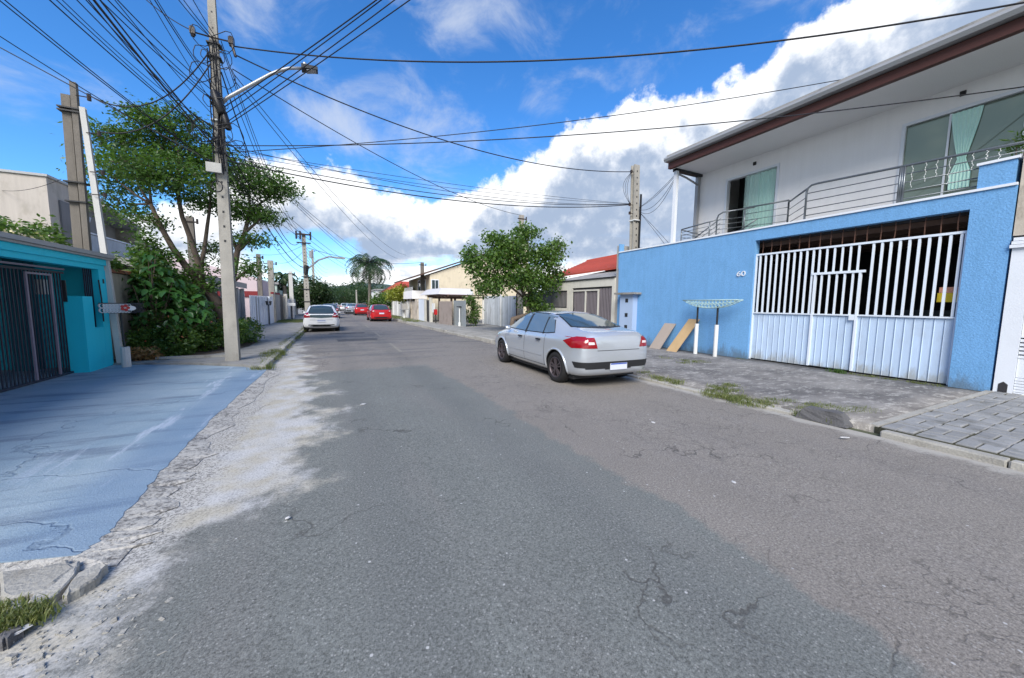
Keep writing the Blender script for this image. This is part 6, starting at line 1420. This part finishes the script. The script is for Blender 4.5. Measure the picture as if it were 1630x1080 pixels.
yy = 44; palm('palm_tree', 'scraggy palm with sparse ragged fronds left of the second street pole', (-4.3, yy, 0), A15(452, 447, yy), .2, 12, 2.1, 9, limp=.06)

# broad-leaved shrub: every big leaf is a piece
shr = thing('broad_leaved_shrub', 'tall shrub of big glossy overlapping leaves against the stained boundary wall', 'shrub', (-4.7, 13.9, .05))
def bigleaf(seed, L, m):
    r = random.Random(seed); mb = MB(); n = 5; rows = []
    for i in range(n + 1):
        t = i / n; w = L * .30 * math.sin(t * math.pi * .92 + .12) * (1 - .25 * t) if 0 < i < n else .004
        z = -L * .28 * t * t + r.uniform(-.004, .004); rows.append([(-w, t * L, z + w * .25), (0, t * L, z - .005), (w, t * L, z + w * .25)])
    mb.loft(rows, close=False, cap=False); o = mb.obj('leaf', m, None, True); me = o.data; bpy.data.objects.remove(o); me.name = 'leaf'; return me
lms = [bigleaf(k, .25, leaf_big) for k in range(4)]
stems = MB(); rr = random.Random(21); cnt = 0
while cnt < 298:
    px = rr.uniform(208, 332); py = rr.uniform(398, 520)
    if not (py > 398 + max(0, px - 245) * .95 + rr.uniform(-4, 4)): continue
    if py < 425 and not 214 < px < 262: continue
    y = 13.2 + rr.uniform(-.2, .9) + (520 - py) * .004; p = Vector(A15(px, py, y))
    if p.z < .4: continue
    inst('leaf', lms[cnt % 4], shr, p, (rr.uniform(-.9, .1), rr.uniform(-.5, .5), rr.uniform(2.2, 5.2)), [rr.uniform(.6, 1.25)] * 3)
    if cnt % 9 == 0: stems.tube([(p.x * .3 + -4.7 * .7, 13.9, .05), ((p.x - 4.7) / 2, 13.8, p.z * .5), tuple(p)], [.03, .02, .008], 5)
    cnt += 1
stems.obj('stems', stem_m, shr)['kind'] = 'stuff'
fill = []
for k in range(1500):
    px = rr.uniform(212, 335); py = rr.uniform(405, 560)
    if py > 402 + max(0, px - 245) * .95: fill.append(A15(px, py, 14.2 + rr.uniform(-.2, .8)))
fo_ = leaves_mesh('foliage', clump_points(fill, 6, .10), .15, leaf_dark, shr, (-4.7, 13.9, .05), aspect=.6); fo_['kind'] = 'stuff'
# upper sprig of darker climbing shrub beside it
tree('climbing_shrub', 'dark small-leaved sprigs rising over the broad-leaved shrub', 'shrub', (-4.9, 15.0, .05), [([(-4.9, 15.0, .05), (-4.9, 15.0, 2.2), A15(236, 400, 15)], .06, .03)], [(A15(238, 405, 15), (.45, .4, .4), 30), (A15(262, 410, 15), (.35, .4, .2), 16), (A15(232, 385, 15), (.22, .3, .3), 14), (A15(300, 450, 15), (.7, .5, .4), 34), (A15(330, 440, 15.3), (.6, .4, .5), 30)], stem_m, leaf_dark, .13, 20, .13, seed=12)
# flowering hedge in front
hd_ = thing('flowering_bush', 'low flowering hedge with red and yellow blossom around the near lamp pole', 'bush', (-3.6, 14.3, .05))
pts = []
for (x, y, z, rx, ry, rz, n) in ((-4.0, 13.3, .45, .55, .5, .5, 170), (-3.6, 14.2, .55, .6, .6, .55, 240), (-3.1, 15.3, .55, .5, .9, .5, 260), (-4.4, 13.8, .8, .5, .5, .5, 160), (-4.5, 13.0, .45, .35, .3, .45, 100), (-3.8, 15.0, .75, .7, .8, .55, 220), (-2.85, 16.4, .5, .45, .6, .5, 160), (-4.35, 12.8, .25, .4, .3, .25, 60)):
    for k in range(n):
        u = rng.normal(0, 1, 3); u /= np.linalg.norm(u); u *= rng.uniform(.6, 1); pts.append((x + u[0] * rx, y + u[1] * ry, max(.04, z + u[2] * rz)))
fo_ = leaves_mesh('foliage', clump_points(pts, 12, .07), .085, leaf_mid, hd_, (-3.6, 14.3, .05), aspect=.55, droop=0); fo_['kind'] = 'stuff'
P_ = np.array(pts); sel = P_[rng.choice(len(P_), 170)]; top_ = sel[sel[:, 2] > .45] + np.array([0, -.05, .06])
f1 = leaves_mesh('blossom', clump_points(top_[::2], 3, .02), .05, flower_m, hd_, (-3.6, 14.3, .05), aspect=.9, droop=-.2); f1['kind'] = 'stuff'
f2 = leaves_mesh('pale_blossom', clump_points(top_[1::3], 3, .02), .05, white_fl, hd_, (-3.6, 14.3, .05), aspect=.9, droop=-.2); f2['kind'] = 'stuff'
sb = MB()
for k in range(40): p = pts[rr.randrange(len(pts))]; sb.tube([(p[0] * .8 - .7, p[1] * .9 + 1.4, .03), p], [.012, .005], 4)
sb.obj('stems', stem_m, hd_)['kind'] = 'stuff'
dp = thing('dried_plant', 'patch of dried tan leaves at the foot of the shrub by the blue driveway', 'plant', (-4.4, 12.5, .03))
f3 = leaves_mesh('dry_leaves', clump_points([(-4.45 + rng.uniform(-.3, .35), 12.55 + rng.uniform(-.2, .2), .06 + rng.uniform(0, .22)) for k in range(70)], 7, .06), .13, dry_m, dp, (-4.4, 12.5, .03), aspect=.35, droop=-.4); f3['kind'] = 'stuff'
bed = MB(); bed.poly([(-5.1, 12.35, .076), (-3.9, 12.35, .076), (-3.0, 13.4, .076), (-2.6, 15, .076), (-2.6, 17.4, .076), (-5.1, 17.4, .076)]); struct(bed.obj('planting_bed', soil))
struct(MB().box(-4.15, -2.62, 12.42, 12.54, .0, .13).obj('bed_edging', kerb_m))
# creeper above the teal roof
tree('roof_creeper', 'green creeper with pale flowers spilling behind the teal garage roof', 'creeper', (-6.4, 11.5, 2.3), [([(-6.4, 12.6, .1), (-6.4, 12.4, 2.3), (-6.4, 11.5, 2.9)], .05, .03)], [((-6.3, 12.4, 3.05), (.5, .6, .3), 34), ((-6.4, 11.5, 3.0), (.4, .6, .28), 34), ((-6.5, 10.6, 3.0), (.4, .6, .32), 34), ((-6.7, 9.9, 3.1), (.4, .5, .3), 26), ((-6.2, 13.1, 3.1), (.3, .3, .45), 22)], stem_m, leaf_mid, .12, 20, .12, seed=14)
rf_ = leaves_mesh('pale_flowers', clump_points([(-6.1 + rng.uniform(-.3, .3), rng.uniform(10, 12.9), rng.uniform(2.8, 3.0)) for k in range(50)], 6, .06), .06, white_fl, None, (0, 0, 0), aspect=.9); tag(rf_, 'pale blossom scattered along the back of the teal garage roof', None, None, 'stuff')
yy = 13.4; tree('wall_fern', 'small bright green plant rooted on top of the stained boundary wall', 'plant', (-5.2, yy, 2.4), [([(-5.2, yy, 2.35), (-5.2, yy, 2.6)], .02, .01)], [((-5.2, yy, 2.6), (.2, .35, .16), 26)], stem_m, leaf_mid, .10, 14, .08, seed=15)
# potted plant on the terrace at the right edge
tree('terrace_plant', 'spiky green plant before the big window at the right edge', 'plant', (12.1, 2.35, 3.9), [([(12.1, 2.35, 3.9), (12.1, 2.35, 4.4)], .03, .02)], [((12.1, 2.35, 4.85), (.12, .12, .40), 14), ((12.1, 2.25, 4.6), (.16, .2, .25), 10)], stem_m, leaf_dark, .14, 9, .05, seed=16, aspect=.2, droop=-.4)

# ------------------------------------------------------------------ grass tufts and weeds
def tuft(cs, h, n, spread, m=grass_m):
    V = []; F = []; k = 0
    for (x, y, z) in cs:
        for i in range(n):
            a = random.uniform(0, 6.283); b0 = Vector((x + random.gauss(0, spread), y + random.gauss(0, spread), z)); hh = h * random.uniform(.5, 1.3); lean = random.uniform(.1, .9) * hh
            u = Vector((math.cos(a), math.sin(a), 0)); s = Vector((-u.y, u.x, 0)) * .004
            V += [b0 - s, b0 + s, b0 + u * lean * .4 + Vector((0, 0, hh * .6)) + s * .7, b0 + u * lean * .4 + Vector((0, 0, hh * .6)) - s * .7, b0 + u * lean + Vector((0, 0, hh * .85))]
            F += [(k, k + 1, k + 2), (k, k + 2, k + 3), (k + 3, k + 2, k + 4)]; k += 5
    return np.array([tuple(v) for v in V]), F
def grass(name, label, cs, h, n, spread, m=grass_m):
    V, F = tuft(cs, h, n, spread); o = fast_mesh(name, V, F, m, None, (0, 0, 0)); o['kind'] = 'stuff'; o['label'] = label; return o
def gp(px, py, z=0.0): p = G(px, py, z); return (float(p[0]), float(p[1]), z - .02)
c1 = []
for (px, py) in [(1135, 625), (1150, 629), (1165, 632), (1180, 637), (1200, 640), (1222, 643), (1240, 640), (1275, 657), (1290, 652), (1300, 648), (1310, 653), (1335, 658), (1345, 655), (1360, 655), (1380, 657), (1330, 668), (1150, 618), (1160, 620)]:
    for k in range(7): q = gp(px + random.uniform(-16, 16), py + random.uniform(-5, 4)); c1.append(q)
grass('grass', 'grass growing along the broken right kerb before the white gate', c1, .075, 48, .06)
c1 = []
for (px, py) in [(1040, 602), (1050, 604), (1065, 606), (1080, 609), (1025, 596), (1090, 575), (1100, 577), (1115, 578), (1085, 580), (1060, 572)]:
    for k in range(3): c1.append(gp(px + random.uniform(-8, 8), py + random.uniform(-2, 2)))
grass('grass', 'grass behind the silver car and at the foot of the leaning boards', c1, .09, 60, .07)
grass('grass', 'grass and herbs along the foot of the white gate', [(11.2 + random.uniform(-.05, .08), random.uniform(2.6, 4.6), .0) for k in range(26)] + [(11.15, 6.75, 0), (11.15, 6.9, 0)], .05, 22, .04)
grass('weed', 'dark weed growing at the foot of the gate door', [(11.1 + random.uniform(-.05, .05), 4.45 + random.uniform(-.18, .12), 0) for k in range(7)], .11, 40, .04, leaf_dark)
c1 = []
for (px, py) in [(10, 985), (25, 980), (40, 975), (55, 972), (5, 970), (30, 990), (60, 980), (15, 995)]:
    for k in range(2): c1.append(gp(px + random.uniform(-6, 6), py + random.uniform(-4, 4), 0))
grass('grass', 'grass tuft in the broken kerb at the lower left corner', c1, .05, 70, .035)
c1 = []
for k in range(120):
    t = random.random() ** 1.3; y = 10.2 + t * 16; c1.append((kl(y) - .10 + random.uniform(-.16, .18), y, .0))
for k in range(26): c1.append((kl(12) - .1 + random.uniform(-.25, .2), 12.6 + random.uniform(-.6, .9), .03))
grass('grass', 'grass strip along the left kerb beyond the blue driveway', c1, .12, 34, .06)
grass('grass', 'grass verge on the left pavement beyond the white car', [(random.uniform(-3.8, -1.6), random.uniform(31, 36), .07) for k in range(150)], .12, 40, .12)
grass('grass', 'grass verge at the right kerb around the nearer red car', [(random.uniform(5.2, 6.7), random.uniform(29, 46), .10) for k in range(170)], .10, 40, .12)

# ------------------------------------------------------------------ far trees and hill
def hill_mat():
    return mat('wooded_hill', (0.055, 0.085, 0.07), 1.0, 0.35, .02, .25, .4, bump=0)
hm = MB(); prof = []
N = 60; ring1 = []; ring2 = []; ring3 = []
for k in range(N + 1):
    a = math.radians(-70 + 150 * k / N); h = 9 + 9 * math.sin(k * .37) * math.sin(k * .11 + 1) + 3 * math.sin(k * 1.3)
    ring1.append((520 * math.sin(a), 520 * math.cos(a), -2)); ring2.append((650 * math.sin(a), 650 * math.cos(a), 14 + h)); ring3.append((900 * math.sin(a), 900 * math.cos(a), -2))
hm.loft([ring1, ring2, ring3], close=False, cap=False); struct(hm.obj('hill', hill_mat(), None, True))
for (x, y, r, h, lb) in ((-2.5, 98, 3.2, 5.0, 'round dark tree at the street end, left of the road'), (3.2, 112, 3.6, 5.4, 'broad tree closing the end of the street in the middle'), (8.2, 100, 3.4, 5.8, 'taller dark tree at the street end, right of the road'), (-8.5, 108, 4.0, 5.6, 'wide tree at the street end behind the left houses'), (13.5, 118, 3.8, 5.6, 'wide tree at the street end behind the far white house')):
    tree('street_tree', lb, 'tree', (x, y, 0), [([(x, y, 0), (x, y, h * .5)], .25, .15)], [((x, y, h * .62), (r, r, h * .36), 90), ((x - r * .6, y, h * .5), (r * .6, r * .6, h * .28), 40), ((x + r * .6, y, h * .5), (r * .6, r * .6, h * .28), 40)], stem_m, leaf_far, .42, 22, .5, seed=int(x * 3 + 50), twig=False)
V = []
for k in range(1900):
    a = math.radians(random.uniform(-25, 35)); d_ = random.uniform(150, 240); hh = random.uniform(2, 7.5 + 2 * math.sin(a * 30)); V.append((d_ * math.sin(a), d_ * math.cos(a), hh))
o = leaves_mesh('woods', clump_points(V, 60, 1.0, .8), .62, leaf_far, None, (0, 0, 0), aspect=.8); tag(o, 'dark woods closing the far end of the street', None, None, 'stuff')
